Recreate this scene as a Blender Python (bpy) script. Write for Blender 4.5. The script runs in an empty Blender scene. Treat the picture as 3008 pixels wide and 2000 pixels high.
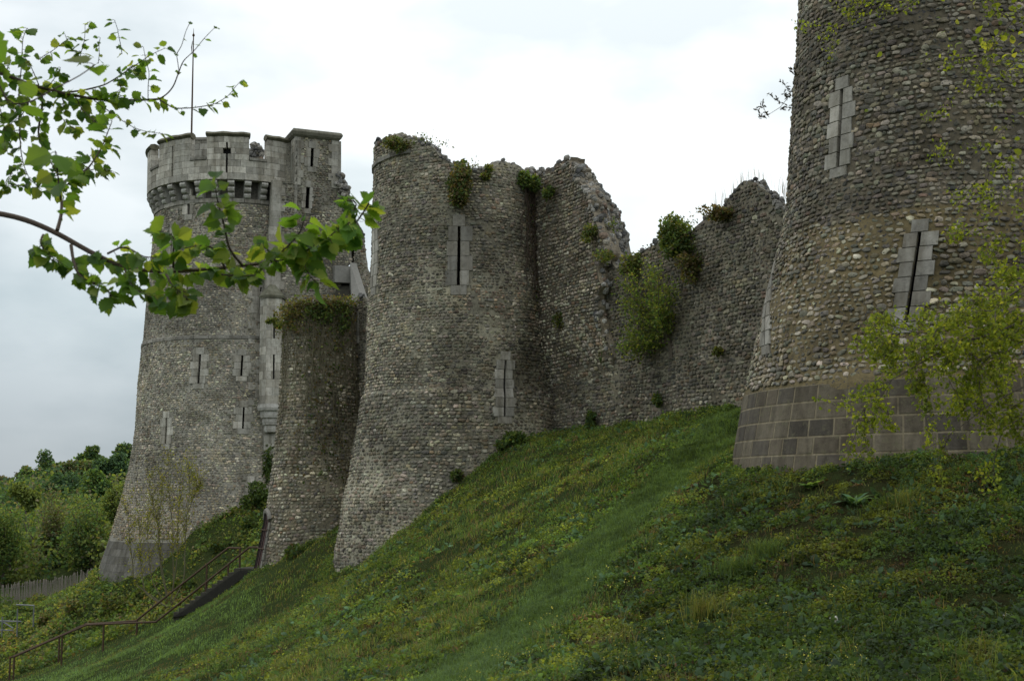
import bpy, math, random
import numpy as np
from mathutils import Matrix
rng = np.random.default_rng(11); random.seed(11)
C = bpy.context.scene.collection
PI = math.pi
# ------------------------------------------------------------------ camera model (eye at the origin, z = 0 is eye level)
F = 1200.0; PITCH = math.radians(6.85); ROLL = math.radians(-0.7)
cp, sp = math.cos(PITCH), math.sin(PITCH); cr, sr = math.cos(ROLL), math.sin(ROLL)
def ray(u, v):
    u = np.asarray(u, float); v = np.asarray(v, float)
    a = (u-512)/F; b = (340-v)/F
    a, b = a*cr-b*sr, a*sr+b*cr
    return np.stack([a, cp-b*sp, sp+b*cp], -1)
def at(u, v, Y):
    d = ray(u, v); return d*(np.asarray(Y, float)/d[..., 1])[..., None]

# ------------------------------------------------------------------ noise
def _h(ix, iy, seed):
    n = (ix.astype(np.int64)*374761393 + iy.astype(np.int64)*668265263 + seed*982451653) & 0x7fffffff
    n = ((n ^ (n >> 13))*1274126177) & 0x7fffffff
    return ((n ^ (n >> 16)) & 0xffff)/65535.0
def vn(x, y, seed=0):
    x = np.asarray(x, float); y = np.asarray(y, float)
    ix = np.floor(x); iy = np.floor(y); fx = x-ix; fy = y-iy
    fx = fx*fx*(3-2*fx); fy = fy*fy*(3-2*fy)
    a = _h(ix, iy, seed); b = _h(ix+1, iy, seed); c = _h(ix, iy+1, seed); d = _h(ix+1, iy+1, seed)
    return (a*(1-fx)+b*fx)*(1-fy)+(c*(1-fx)+d*fx)*fy
def fbm(x, y, seed=0, o=3):
    s = 0; w = 1; t = 0
    for k in range(o):
        s = s+w*vn(x*2**k+k*17.3, y*2**k-k*9.1, seed+k); t += w; w *= .5
    return s/t

# ------------------------------------------------------------------ mesh helpers
class MB:
    """collects verts, quads, tris and a tint per vertex; build() links ONE mesh object"""
    def __init__(s): s.V = []; s.P = {}; s.T = []; s.n = 0
    def add(s, V, tint=None, **polys):
        V = np.asarray(V, float).reshape(-1, 3)
        for k, f in polys.items():
            f = np.asarray(f, np.int64)
            if f.size: s.P.setdefault(f.shape[1], []).append(f+s.n)
        s.V.append(V)
        if tint is None: tint = (1, 1, 1)
        t = np.asarray(tint, float)
        if t.ndim == 1: t = np.repeat(t[None], len(V), 0)
        s.T.append(t); s.n += len(V)
    def build(s, name, mat, parent=None, smooth=False):
        me = bpy.data.meshes.new(name)
        V = np.concatenate(s.V); T = np.concatenate(s.T)
        o = bpy.data.objects.new(name, me); C.objects.link(o)
        if parent is not None:
            o.parent = parent
            Mi = np.array(parent.matrix_basis.inverted())
            V = V@Mi[:3, :3].T+Mi[:3, 3]
        me.vertices.add(len(V)); me.vertices.foreach_set('co', V.astype(np.float32).ravel())
        L = []; st = []; c = 0
        for k, fs in s.P.items():
            f = np.concatenate(fs); L.append(f.ravel()); st.append(c+np.arange(len(f))*k); c += f.size
        L = np.concatenate(L); st = np.concatenate(st)
        me.loops.add(len(L)); me.loops.foreach_set('vertex_index', L.astype(np.int32))
        me.polygons.add(len(st)); me.polygons.foreach_set('loop_start', st.astype(np.int32))
        me.update(calc_edges=True); me.validate()
        a = me.color_attributes.new('tint', 'FLOAT_COLOR', 'POINT')
        a.data.foreach_set('color', np.concatenate([T, np.ones((len(T), 1))], 1).astype(np.float32).ravel())
        me.polygons.foreach_set('use_smooth', np.full(len(me.polygons), smooth))
        me.materials.append(mat)
        return o
    def box(s, c, ax, dims, tint=None):
        c = np.asarray(c, float); ax = np.asarray(ax, float); d = np.asarray(dims, float)/2
        sg = np.array([[i, j, k] for i in (-1, 1) for j in (-1, 1) for k in (-1, 1)], float)
        s.add(c+(sg*d)@ax, tint, q=[[0, 1, 3, 2], [4, 6, 7, 5], [0, 4, 5, 1], [2, 3, 7, 6], [0, 2, 6, 4], [1, 5, 7, 3]])
    def tube(s, P, R, n=6, tint=None):
        P = np.asarray(P, float); m = len(P); R = np.broadcast_to(np.asarray(R, float), (m,))
        T = np.gradient(P, axis=0); T /= np.linalg.norm(T, axis=1)[:, None]+1e-9
        ref = np.array([0.3, .2, 1.]) if abs(T[0, 2]) < .9 else np.array([1., .2, 0])
        A = np.cross(T, ref); A /= np.linalg.norm(A, axis=1)[:, None]+1e-9
        B = np.cross(T, A)
        th = np.arange(n)*2*PI/n
        V = P[:, None]+R[:, None, None]*(A[:, None]*np.cos(th)[None, :, None]+B[:, None]*np.sin(th)[None, :, None])
        i = np.arange(m-1)[:, None]*n; j = np.arange(n)[None]; k = (j+1) % n
        q = np.stack([i+j, i+k, i+n+k, i+n+j], -1).reshape(-1, 4)
        s.add(V.reshape(-1, 3), tint, q=q, e=[list(range(n))[::-1], list(range((m-1)*n, m*n))])
    def grid(s, G, tint=None, keep=None):
        G = np.asarray(G, float); a, b = G.shape[:2]
        i = np.arange(a-1)[:, None]*b; j = np.arange(b-1)[None]
        q = np.stack([i+j, i+j+1, i+b+j+1, i+b+j], -1)
        q = q[keep] if keep is not None else q.reshape(-1, 4)
        s.add(G.reshape(-1, 3), tint if tint is None or np.ndim(tint) == 1 else np.asarray(tint).reshape(-1, 3), q=q)
def empty(name, loc, label=None, cat=None, group=None):
    o = bpy.data.objects.new(name, None); C.objects.link(o)
    o.location = [float(q) for q in loc]
    o.empty_display_size = .3
    if label: tag(o, label, cat, group)
    return o
def tag(o, label=None, cat=None, group=None, kind=None):
    if label: o['label'] = label
    if cat: o['category'] = cat
    if group: o['group'] = group
    if kind: o['kind'] = kind
    return o
def smooth_line(P, n):
    P = np.asarray(P, float); d = np.r_[0, np.cumsum(np.linalg.norm(np.diff(P, axis=0), axis=1))]
    t = np.linspace(0, d[-1], n)
    Q = np.stack([np.interp(t, d, P[:, k]) for k in range(P.shape[1])], 1)
    if n > 6:
        for _ in range(2): Q[1:-1] = .25*Q[:-2]+.5*Q[1:-1]+.25*Q[2:]
    return Q

# ------------------------------------------------------------------ materials
class NT:
    def __init__(s, name):
        m = bpy.data.materials.new(name); m.use_nodes = True; s.m = m; s.t = m.node_tree
        s.t.nodes.clear(); s.out = s.n('ShaderNodeOutputMaterial')
    def n(s, kind, inp=None, **kw):
        nd = s.t.nodes.new(kind)
        for k, v in kw.items(): setattr(nd, k, v)
        for k, v in (inp or {}).items(): s.set(nd, k, v)
        return nd
    def set(s, nd, k, v):
        i = nd.inputs[k]
        if isinstance(v, bpy.types.NodeSocket): s.t.links.new(v, i)
        else: i.default_value = v
    def noise(s, scale, detail=4, rough=.6, vec=None, out='Fac'):
        nd = s.n('ShaderNodeTexNoise', {'Scale': scale, 'Detail': detail, 'Roughness': rough})
        if vec is not None: s.set(nd, 'Vector', vec)
        return nd.outputs[out]
    def ramp(s, fac, stops):
        nd = s.n('ShaderNodeValToRGB', {'Fac': fac}); e = nd.color_ramp.elements
        while len(e) < len(stops): e.new(.5)
        for q, (p, c) in zip(e, stops): q.position = p; q.color = (c, c, c, 1) if np.isscalar(c) else (*c, 1)
        return nd.outputs[0]
    def mix(s, a, b, f, mode='MIX'):
        nd = s.n('ShaderNodeMix', data_type='RGBA', blend_type=mode)
        s.set(nd, 0, f); s.set(nd, 6, a); s.set(nd, 7, b); return nd.outputs[2]
    def attr(s, name='tint'): return s.n('ShaderNodeAttribute', attribute_name=name).outputs['Color']
    def obj(s): return s.n('ShaderNodeNewGeometry').outputs['Position']
    def bump(s, h, st, dist=.02): return s.n('ShaderNodeBump', {'Height': h, 'Strength': st, 'Distance': dist}).outputs[0]
    def bsdf(s, col, rough, normal=None, metal=0, spec=.3):
        b = s.n('ShaderNodeBsdfPrincipled', {'Base Color': col, 'Roughness': rough, 'Metallic': metal, 'Specular IOR Level': spec})
        if normal is not None: s.set(b, 'Normal', normal)
        return b.outputs[0]
    def done(s, sh, disp=None):
        s.t.links.new(sh, s.out.inputs['Surface']); return s.m
def col4(c): return (*c, 1)
def mat_flint():
    t = NT('flint'); p = t.obj()
    a = t.ramp(t.noise(9, 5, .65, p), [(.3, .55), (.5, 1.0), (.72, 1.4)])
    c = t.mix(t.attr(), a, 1.0, 'MULTIPLY')
    core = t.ramp(t.noise(16, 3, .5, p), [(.60, 0.), (.66, 1.)])
    c = t.mix(c, (.045, .046, .05, 1), core)
    big = t.ramp(t.noise(.9, 5, .6, p), [(.32, (.62, .60, .55)), (.55, (1, 1, 1)), (.75, (1.12, 1.06, .93))])
    c = t.mix(c, big, 1.0, 'MULTIPLY')
    li = t.ramp(t.noise(3.1, 6, .7, p), [(.66, 0.), (.72, .55)])
    c = t.mix(c, (.16, .15, .07, 1), li)
    return t.done(t.bsdf(c, .8, t.bump(t.noise(38, 4, .6, p), .55, .02)))
def mat_mortar():
    t = NT('lime_mortar'); p = t.obj()
    a = t.ramp(t.noise(14, 6, .7, p), [(.25, .5), (.55, 1.), (.8, 1.35)])
    c = t.mix(t.attr(), a, 1.0, 'MULTIPLY')
    big = t.ramp(t.noise(1.3, 5, .65, p), [(.3, (.6, .6, .52)), (.6, (1, 1, 1))])
    c = t.mix(c, big, 1.0, 'MULTIPLY')
    return t.done(t.bsdf(c, .95, t.bump(t.noise(30, 5, .7, p), .9, .04)))
def mat_ashlar(name, li=.58):
    t = NT(name); p = t.obj()
    a = t.ramp(t.noise(5, 8, .72, p), [(.28, .55), (.5, 1.), (.75, 1.25)])
    c = t.mix(t.attr(), a, 1.0, 'MULTIPLY')
    st = t.n('ShaderNodeMapping', {'Vector': p, 'Scale': (2.2, 2.2, .25)}).outputs[0]
    streak = t.ramp(t.noise(1.6, 5, .65, st), [(.35, (.6, .58, .54)), (.6, (1, 1, 1))])
    c = t.mix(c, streak, 1.0, 'MULTIPLY')
    l = t.ramp(t.noise(7, 6, .75, p), [(li, 0.), (li+.08, .6)])
    c = t.mix(c, (.11, .105, .06, 1), l)
    return t.done(t.bsdf(c, .88, t.bump(t.noise(22, 6, .7, p), .5, .02)))
def mat_leaf(name, trans=.35, rough=.55, var=.35):
    t = NT(name); p = t.obj()
    a = t.ramp(t.noise(3., 3, .5, p), [(.3, 1-var), (.7, 1+var)])
    c = t.mix(t.attr(), a, 1.0, 'MULTIPLY')
    b = t.bsdf(c, rough, spec=.16)
    tr = t.n('ShaderNodeBsdfTranslucent', {'Color': t.mix(c, (2.0, 1.75, .7, 1), 1.0, 'MULTIPLY')}).outputs[0]
    return t.done(t.n('ShaderNodeMixShader', {0: trans, 1: b, 2: tr}).outputs[0])
def mat_bark(name, c0, c1, scale=30):
    t = NT(name); p = t.obj()
    c = t.mix(col4(c0), col4(c1), t.noise(scale, 5, .7, p))
    return t.done(t.bsdf(c, .85, t.bump(t.noise(scale*2, 4, .7, p), .5, .01)))
def mat_plain(name, c, rough=.8, var=.3, scale=12, metal=0, bump=.3):
    t = NT(name); p = t.obj()
    n = t.ramp(t.noise(scale, 6, .7, p), [(.25, 1-var), (.75, 1+var)])
    return t.done(t.bsdf(t.mix(col4(c), n, 1.0, 'MULTIPLY'), rough, t.bump(t.noise(scale*3, 4, .6, p), bump, .01), metal))
def mat_rust():
    t = NT('rusty_iron'); p = t.obj()
    c = t.mix((.045, .028, .018, 1), (.115, .075, .045, 1), t.ramp(t.noise(25, 6, .75, p), [(.4, 0.), (.65, 1.)]))
    return t.done(t.bsdf(c, .75, t.bump(t.noise(90, 3, .6, p), .4, .004), .2))
def mat_ground():
    t = NT('turf_soil'); p = t.obj()
    c = t.mix((.030, .022, .011, 1), (.042, .058, .018, 1), t.ramp(t.noise(1.7, 7, .7, p), [(.36, 0.), (.6, 1.)]))
    g_ = t.mix((.040, .062, .020, 1), (.075, .115, .036, 1), t.noise(11, 5, .7, p))
    c = t.mix(c, g_, t.attr())
    c = t.mix(c, (.070, .052, .026, 1), t.ramp(t.noise(7.3, 6, .75, p), [(.58, 0.), (.70, .8)]))
    return t.done(t.bsdf(c, 1., t.bump(t.noise(9, 8, .8, p), 1.0, .2), 0, .03))
M = dict(flint=mat_flint(), mortar=mat_mortar(), ashlar=mat_ashlar('dressed_limestone'), plinth=mat_ashlar('weathered_plinth_stone', .55),
         leaf=mat_leaf('leaf', .45), leafn=mat_leaf('thin_spring_leaf', .58, .5, .25), grass=mat_leaf('grass_blade', .45, .65, .3), wood=mat_leaf('far_foliage', .4, .75, .4),
         bark=mat_bark('brown_bark', (.035, .025, .018), (.10, .075, .055)), pstem=mat_bark('olive_stem', (.09, .08, .045), (.17, .155, .10)), twig=mat_bark('grey_twig', (.05, .04, .03), (.14, .12, .09)),
         dark=mat_plain('dark_interior', (.012, .012, .012), .95), rust=mat_rust(), ground=mat_ground(), hill=mat_plain('hill_turf', (.05, .075, .025), 1., .5, .6),
         steel=mat_plain('galvanised_steel', (.20, .21, .215), .45, .15, 20, .5), pale=mat_plain('weathered_chestnut', (.20, .18, .15), .85, .4, 14),
         step=mat_plain('mossy_concrete', (.050, .048, .036), .9, .5, 8), door=mat_plain('brown_door_paint', (.052, .022, .018), .6, .3, 18),
         concrete=mat_plain('pale_concrete', (.20, .195, .175), .9, .2, 6), soil=mat_plain('soil', (.04, .03, .02), .95), bloom=mat_plain('yellow_petal', (.42, .38, .05), .6, .2, 30),
         flank_shade=mat_plain('stair_flank_shade', (.022, .021, .017), .95, .5, 9),  # near-black base colour paints in the shade on the flank of the steps
         chalk=mat_plain('chalk', (.42, .41, .36), .9, .25, 9))

# ------------------------------------------------------------------ towers as surfaces of revolution
class Tower:
    def __init__(s, u, D, sil, Rtop=None):
        az = math.atan((u-512)/F); s.D = D
        s.fw = np.array([math.sin(az), math.cos(az)]); s.rt = np.array([s.fw[1], -s.fw[0]]); s.ax = s.fw*D; s.az = az
        zs = []; rs = []
        for (a, b) in sil:
            d = ray(a, b); R = D*math.sin(abs(math.atan2(d[0], d[1])-az))
            hd = math.sqrt(D*D-R*R); zs.append(hd*d[2]/math.hypot(d[0], d[1])); rs.append(R)
        o = np.argsort(zs); s.zs = np.array(zs)[o]; s.rs = np.array(rs)[o]
    def R(s, z): return np.interp(z, s.zs, s.rs)
    def xyz(s, ph, z, R):
        sn = np.sin(ph); cs = np.cos(ph)
        return np.stack([s.ax[0]+R*(sn*s.rt[0]-cs*s.fw[0]), s.ax[1]+R*(sn*s.rt[1]-cs*s.fw[1]), z+0*R], -1)
    def surf(s, ph, z, out=0):
        """point and outward normal at angle ph (0 faces the camera side), height z"""
        ph = np.asarray(ph, float); z = np.asarray(z, float)
        R = s.R(z); dR = (s.R(z+.15)-s.R(z-.15))/.3
        rad = np.stack([np.sin(ph)*s.rt[0]-np.cos(ph)*s.fw[0], np.sin(ph)*s.rt[1]-np.cos(ph)*s.fw[1], 0*ph], -1)
        n = rad.copy(); n[..., 2] = -dR; n /= np.linalg.norm(n, axis=-1)[..., None]
        return s.xyz(ph, z, R)+n*np.asarray(out, float)[..., None], n
    def sscale(s, z): return s.R(z)
    def hit(s, u, v, dR=0.):
        d = ray(u, v); d = d/math.hypot(d[0], d[1])
        ts = np.linspace(s.D*.6, s.D, 800); P = ts[:, None]*d
        g = np.hypot(P[:, 0]-s.ax[0], P[:, 1]-s.ax[1])-(s.R(P[:, 2])+dR)
        i = np.argmax(g < 0) if (g < 0).any() else np.argmin(g)
        q = P[i, :2]-s.ax
        return math.atan2(q@s.rt, -(q@s.fw)), P[i, 2]
class Plane:
    """vertical wall face; s runs along it, normal n looks to the viewer"""
    foot = None
    def __init__(s, A, B, batter=0):
        A = np.asarray(A, float)[:2]; B = np.asarray(B, float)[:2]; s.A = A; s.L = np.linalg.norm(B-A); s.d = (B-A)/s.L
        s.n = np.array([s.d[1], -s.d[0], 0.])
        if s.n[:2]@A > 0: s.n = -s.n
    def surf(s, a, z, out=0):
        a = np.asarray(a, float); z = np.asarray(z, float)
        if s.foot is not None: out = np.asarray(out, float)-s.foot[2]*(1-np.clip((z-s.foot[0])/(s.foot[1]-s.foot[0]), 0, 1))**1.5
        P = np.stack([s.A[0]+a*s.d[0], s.A[1]+a*s.d[1], z+0*a], -1)+s.n*np.asarray(out, float)[..., None]
        return P, np.broadcast_to(s.n, P.shape)
    def sscale(s, z): return np.ones_like(np.asarray(z, float))
    def hit(s, u, v, dR=0):
        d = ray(u, v); A = np.append(s.A, 0); t = (A@s.n)/(d@s.n); P = d*t
        return (P[:2]-s.A)@s.d, P[2]

FLINT = np.array([(.30, .29, .265), (.20, .20, .19), (.13, .13, .125), (.42, .41, .38), (.215, .195, .16), (.29, .265, .215), (.09, .09, .092), (.225, .165, .125), (.55, .54, .50)])
def palette(w): w = np.array(w, float); return w/w.sum()
PAL = palette([24, 24, 16, 10, 13, 9, 7, 2.2, 2.5])
def stone_field(mb, S, s0, s1, z0, z1, w, h, mask, pal=PAL, rel=.045, n=8, gain=1., fill=.93, tintf=None, jit=.16, smax=None):
    """coursed flints: rows of irregular domed stones set on surface S"""
    ss = []; zz = []; aa = []; bb = []
    z = z0
    while z < z1:
        hh = h*rng.uniform(.82, 1.22); k = float(S.sscale(z))
        m = int((s1-s0)*k/(w*.62))+2
        ws = w*rng.uniform(.55, 1.5, m); x = np.cumsum(ws)-ws/2-rng.uniform(0, w); ok = x < (s1-s0)*k; x = x[ok]; ws = ws[ok]
        ss.append(s0+x/k); zz.append(np.full(len(x), z+hh/2)); aa.append(ws/2); bb.append(np.full(len(x), hh/2)); z += hh
    s = np.concatenate(ss); z = np.concatenate(zz); a = np.concatenate(aa); b = np.concatenate(bb)
    k = S.sscale(z)
    z = z+(vn(s*k*.7, z*.8, 5)-.5)*h*1.1+rng.normal(0, jit, len(z))*b
    ok = mask(s, z); s, z, a, b, k = s[ok], z[ok], a[ok], b[ok], np.asarray(k)[ok]
    q_ = (fbm(s*k*.8+3, z*.8, 91, 2) < .34) & (rng.random(len(s)) < .25); q_ |= rng.random(len(s)) < .03; s, z, a, b, k = [x_[~q_] for x_ in (s, z, a, b, k)]
    N = len(s)
    if not N: return
    sc = rng.uniform(.62, 1.14, N)*(.78+.42*fbm(s*k*.55, z*.55, 93, 2)); bigs = rng.random(N) < .05; sc = np.where(bigs, sc*1.28, sc); a = a*fill*np.clip(sc*1.05, .6, 1.2); b = b*fill*sc
    th = np.arange(n)*2*PI/n+rng.uniform(-.28, .28, (N, n))
    p = rng.uniform(2.3, 4.2, (N, 1)); r = (np.abs(np.cos(th))**p+np.abs(np.sin(th))**p)**(-1/p)*rng.uniform(.80, 1.12, (N, n))
    x = a[:, None]*r*np.cos(th); y = b[:, None]*r*np.sin(th)
    tl = rng.normal(0, .14, N)[:, None]; x, y = x*np.cos(tl)-y*np.sin(tl), x*np.sin(tl)+y*np.cos(tl)
    re = rel*rng.uniform(.45, 1.35, N)*np.clip(b/(h*.5), .6, 1.2)
    tx = rng.normal(0, .28, N)[:, None]; ty = rng.normal(0, .28, N)[:, None]
    rings = []
    for scl, o in ((1.06, -.25), (.95, .55), (.58, 1.0)):
        X = x*scl; Y = y*scl; O = re[:, None]*o*(1+rng.uniform(-.15, .15, (N, n)))+(X*tx+Y*ty)*(.5 if o > 0 else 0)
        P, _ = S.surf(s[:, None]+X/k[:, None], z[:, None]+Y, O); rings.append(P)
    Pc, _ = S.surf(s, z, re*1.06)
    V = np.concatenate([np.stack(rings, 1).reshape(N, 3*n, 3), Pc[:, None]], 1)
    m = 3*n+1; base = (np.arange(N)*m)[:, None, None]
    j = np.arange(n); jn = (j+1) % n
    q = np.concatenate([np.stack([j, jn, n+jn, n+j], 1), np.stack([n+j, n+jn, 2*n+jn, 2*n+j], 1)])
    t = np.stack([2*n+j, 2*n+jn, np.full(n, 3*n)], 1)
    c = FLINT[rng.choice(len(FLINT), N, p=pal)]; c = .235+(c-.235)*.80; c = c*rng.uniform(.78, 1.25, (N, 1))*gain*rng.uniform(.93, 1.07, (N, 3))*np.array([1.0, .945, .785])
    if tintf is not None: c = c*tintf(s, z, V[:, -1])
    mb.add(V.reshape(-1, 3), np.repeat(c, m, 0), q=(q[None]+base).reshape(-1, 4), t=(t[None]+base).reshape(-1, 3))
def rocks(mb, P, size, gain=1., pal=PAL, flat=.8):
    """loose closed stones, for broken wall heads"""
    P = np.asarray(P, float); N = len(P); size = np.broadcast_to(size, (N,))
    n = 7; V = []
    for lat in (-.55, .0, .55):
        th = np.arange(n)*2*PI/n+rng.uniform(-.25, .25, (N, n)); rr = math.cos(lat*1.3)*rng.uniform(.75, 1.15, (N, n))
        V.append(np.stack([rr*np.cos(th), rr*np.sin(th), np.full((N, n), math.sin(lat*1.4))*flat*rng.uniform(.8, 1.2, (N, 1))], -1))
    V = np.concatenate(V+[np.array([[[0, 0, -.9*flat]]]).repeat(N, 0), np.array([[[0, 0, .95*flat]]]).repeat(N, 0)], 1)
    ta = rng.uniform(0, 6.28, N); ca, sa = np.cos(ta)[:, None], np.sin(ta)[:, None]
    tb = rng.normal(0, .35, N); cb, sb = np.cos(tb)[:, None], np.sin(tb)[:, None]
    V = V*np.array([1, .8, 1.]); x, y, z = V[..., 0], V[..., 1], V[..., 2]
    x, z = x*cb-z*sb, x*sb+z*cb; x, y = x*ca-y*sa, x*sa+y*ca
    V = np.stack([x, y, z], -1)*size[:, None, None]+P[:, None]
    m = 3*n+2; base = (np.arange(N)*m)[:, None, None]; j = np.arange(n); jn = (j+1) % n
    q = np.concatenate([np.stack([j, jn, n+jn, n+j], 1), np.stack([n+j, n+jn, 2*n+jn, 2*n+j], 1)])
    t = np.concatenate([np.stack([jn, j, np.full(n, 3*n)], 1), np.stack([2*n+j, 2*n+jn, np.full(n, 3*n+1)], 1)])
    c = FLINT[rng.choice(len(FLINT), N, p=pal)]*rng.uniform(.7, 1.2, (N, 1))*gain
    mb.add(V.reshape(-1, 3), np.repeat(c, m, 0), q=(q[None]+base).reshape(-1, 4), t=(t[None]+base).reshape(-1, 3))
def block(mb, S, s0, s1, z0, z1, out, back, tint, bev=.012, seg=1):
    """one dressed stone on surface S, front proud by out, with chamfered arrises"""
    k = float(S.sscale((z0+z1)/2)); b = bev/k
    a = np.linspace(s0, s1, seg+1); ai = np.linspace(s0+b, s1-b, seg+1)
    rows = [(a, z0, back), (a, z0, out-bev), (ai, z0+bev, out), (ai, z1-bev, out), (a, z1, out-bev), (a, z1, back)]
    G = np.stack([S.surf(x, np.full(seg+1, z), np.full(seg+1, o))[0] for x, z, o in rows])
    nseg = seg+1; mb.grid(G, tint)
    L = [[r*nseg for r in range(6)][::-1], [r*nseg+seg for r in range(6)]]
    mb.P.setdefault(6, []).append(np.array(L, np.int64)+mb.n-6*nseg)
ASH = np.array([(.33, .325, .30), (.29, .285, .265), (.36, .35, .325), (.26, .25, .225)])
def ash(g=1.): return ASH[rng.integers(4)]*rng.uniform(.78, 1.16)*g*np.array([1, .985, .93])
def block_rows(mb, S, s0, s1, z0, z1, h, L, out, back, g=1., tint=None, holes=(), bev=.012, gap=.012, seg=1):
    n = max(1, round((z1-z0)/h)); hh = (z1-z0)/n
    for r in range(n):
        za = z0+r*hh; zb = za+hh-gap; k = float(S.sscale((za+zb)/2))
        cuts = [s0]; x = s0+(L/k)*(rng.uniform(.4, .7) if r % 2 else rng.uniform(.8, 1.05))
        while x < s1-.35*L/k: cuts.append(x); x += L/k*rng.uniform(.65, 1.4)
        cuts.append(s1)
        for a, b in zip(cuts[:-1], cuts[1:]):
            parts = [(a, b-gap/k if b < s1 else b)]
            for (ha, hb, hz0, hz1) in holes:
                if hz0 < za+hh*.5 < hz1:
                    new = []
                    for (p, q) in parts:
                        if hb <= p or ha >= q: new.append((p, q))
                        else:
                            if ha > p: new.append((p, ha))
                            if hb < q: new.append((hb, q))
                    parts = new
            c = tint() if tint else ash(g)
            for p, q in parts:
                if q-p > .02/k: block(mb, S, p, q, za, zb, out, back, c, bev, seg)
class Sheared:
    def __init__(s, S, z0, k): s.S = S; s.z0 = z0; s.k = k
    def surf(s, a, z, out=0): return s.S.surf(np.asarray(a)+s.k*(np.asarray(z)-s.z0), z, out)
    def sscale(s, z): return s.S.sscale(z)
class Slit:
    def __init__(s, S, u, v0, v1, wid, bw, bh, top=True, dR=0):
        s1_, zt = S.hit(u[1], v0, dR); s0_, zb = S.hit(u[0], v1, dR)
        s.lean = (s1_-s0_)/(zt-zb); s.S = Sheared(S, (zb+zt)/2, s.lean); s.s = (s0_+s1_)/2; s.z0 = zb; s.z1 = zt; k = float(S.sscale((zb+zt)/2)); s.k = k
        s.g = wid/2/k; s.bw = bw/k; s.bh = bh
    def gapbox(s): return (s.s-s.g, s.s+s.g, s.z0, s.z1)
    def at(s, z): return s.s+s.lean*(z-(s.z0+s.z1)/2)
    def inside(s, a, z): return (np.abs(a-s.at(z)) < s.bw*.84) & (z > s.z0-s.bh*.6) & (z < s.z1+s.bh*.72)
    def build(s, parent, out=.035, g=1., depth=.5, mat='ashlar', gap=.01):
        mb = MB(); S = s.S; n = max(2, round((s.z1-s.z0)/s.bh)); hh = (s.z1-s.z0)/n
        for r in range(n):
            za = s.z0+r*hh; zb = za+hh-gap
            for sd in (-1, 1):
                w = s.bw*(rng.uniform(.72, .82) if (r+(sd > 0)) % 2 else rng.uniform(.9, 1.02))
                a, b = sorted((s.s+sd*s.g, s.s+sd*w)); block(mb, S, a, b, za, zb, out, -depth if False else -.12, ash(g), .008)
        block(mb, S, s.s-s.bw*.5, s.s+s.bw*.42, s.z1, s.z1+s.bh*.85, out, -.12, ash(g), .008)
        block(mb, S, s.s-s.bw*.55, s.s+s.bw*.6, s.z0-s.bh*.7, s.z0-gap, out, -.12, ash(g), .008)
        o = mb.build('arrow_slit', M[mat], parent)
        r = MB(); f = lambda a, z, q: S.surf(np.array(a), np.array(z), np.array(q))[0]
        a0, a1 = s.s-s.g*.999, s.s+s.g*.999
        c = [f(x, z, q) for q in (-.1, -depth) for z in (s.z0, s.z1) for x in (a0, a1)]
        r.add(np.array(c), None, q=[[0, 4, 6, 2], [1, 3, 7, 5], [0, 1, 5, 4], [2, 6, 7, 3], [4, 5, 7, 6]])
        c = r.build('slit_recess', M['dark'], None); c.parent = o
        c.matrix_parent_inverse = parent.matrix_basis.inverted() if parent else Matrix()
        return o
def wall_mesh(mb, S, sg, z0, ztop, slits=(), dz=.35, tint=(.2, .18, .14), tintf=None, rough=.05, seed=3, thick=None, smaxf=None):
    """the mortar core: a fine grid on S, clamped to the broken top ztop(s), open where the slits are"""
    sg = np.unique(np.concatenate([sg]+[np.arange(min(x.at(x.z0), x.at(x.z1))-x.g, max(x.at(x.z0), x.at(x.z1))+x.g*1.01, x.g*.5) for x in slits]))
    top = ztop(sg); zg = np.arange(z0, top.max()+dz, dz)
    zg = np.unique(np.concatenate([zg]+[[x.z0, x.z1] for x in slits]))
    SS, ZZ = np.meshgrid(sg, zg, indexing='ij'); ZC = np.minimum(ZZ, top[:, None])
    if smaxf is not None: SS = np.minimum(SS, smaxf(ZC))
    k = S.sscale(ZC)
    O = (fbm(SS*k*1.7, ZC*1.7, seed)-.5)*1.1*rough-.22*rough
    P, _ = S.surf(SS, ZC, O)
    keep = (ZZ[:-1, :-1] < np.maximum(top[:-1], top[1:])[:, None]-1e-6)
    sm = (SS[:-1, :-1]+SS[1:, 1:])/2; zm = (ZZ[:-1, :-1]+ZZ[1:, 1:])/2
    for x in slits: keep &= ~((np.abs(sm-x.at(zm)) < x.g) & (zm > x.z0) & (zm < x.z1))
    t = np.ones(P.shape)*np.array(tint)
    if tintf is not None: t = t*tintf(SS, ZC, P)
    mb.grid(P, t, keep)
    return sg, top

# ------------------------------------------------------------------ the four towers and the walls (where they stand)
RT = Tower(950, 26.5, [(803, -60), (800, 0), (794, 90), (787, 208), (780, 243), (765, 304), (748, 382), (743, 398), (731, 465), (722, 505)])
MT = Tower(458, 43.0, [(374.5, 120), (374, 163), (372.6, 217), (371.7, 260), (369, 287), (366.5, 340), (365.6, 382), (364.6, 394), (361.5, 399), (360, 410), (357.4, 427), (352.6, 451.6), (349, 476), (343, 497), (340, 524), (336, 545), (332, 576), (324, 620)])
KT = Tower(233, 68.0, [(155, 150), (155, 213), (152, 248), (146.4, 304), (143.2, 341), (141.8, 345), (138, 382), (135, 430), (132.5, 447), (128.5, 469), (123, 491), (117, 512), (109.5, 538), (103, 556), (96, 577), (88, 600)])
IT = Tower(320, 49.5, [(286, 290), (284, 313), (278, 417), (272, 470), (265, 521), (256, 565), (247, 600)])
CW = Plane((.68, 42.65), (9.0, 28.3))               # curtain wall between middle and right tower
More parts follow.
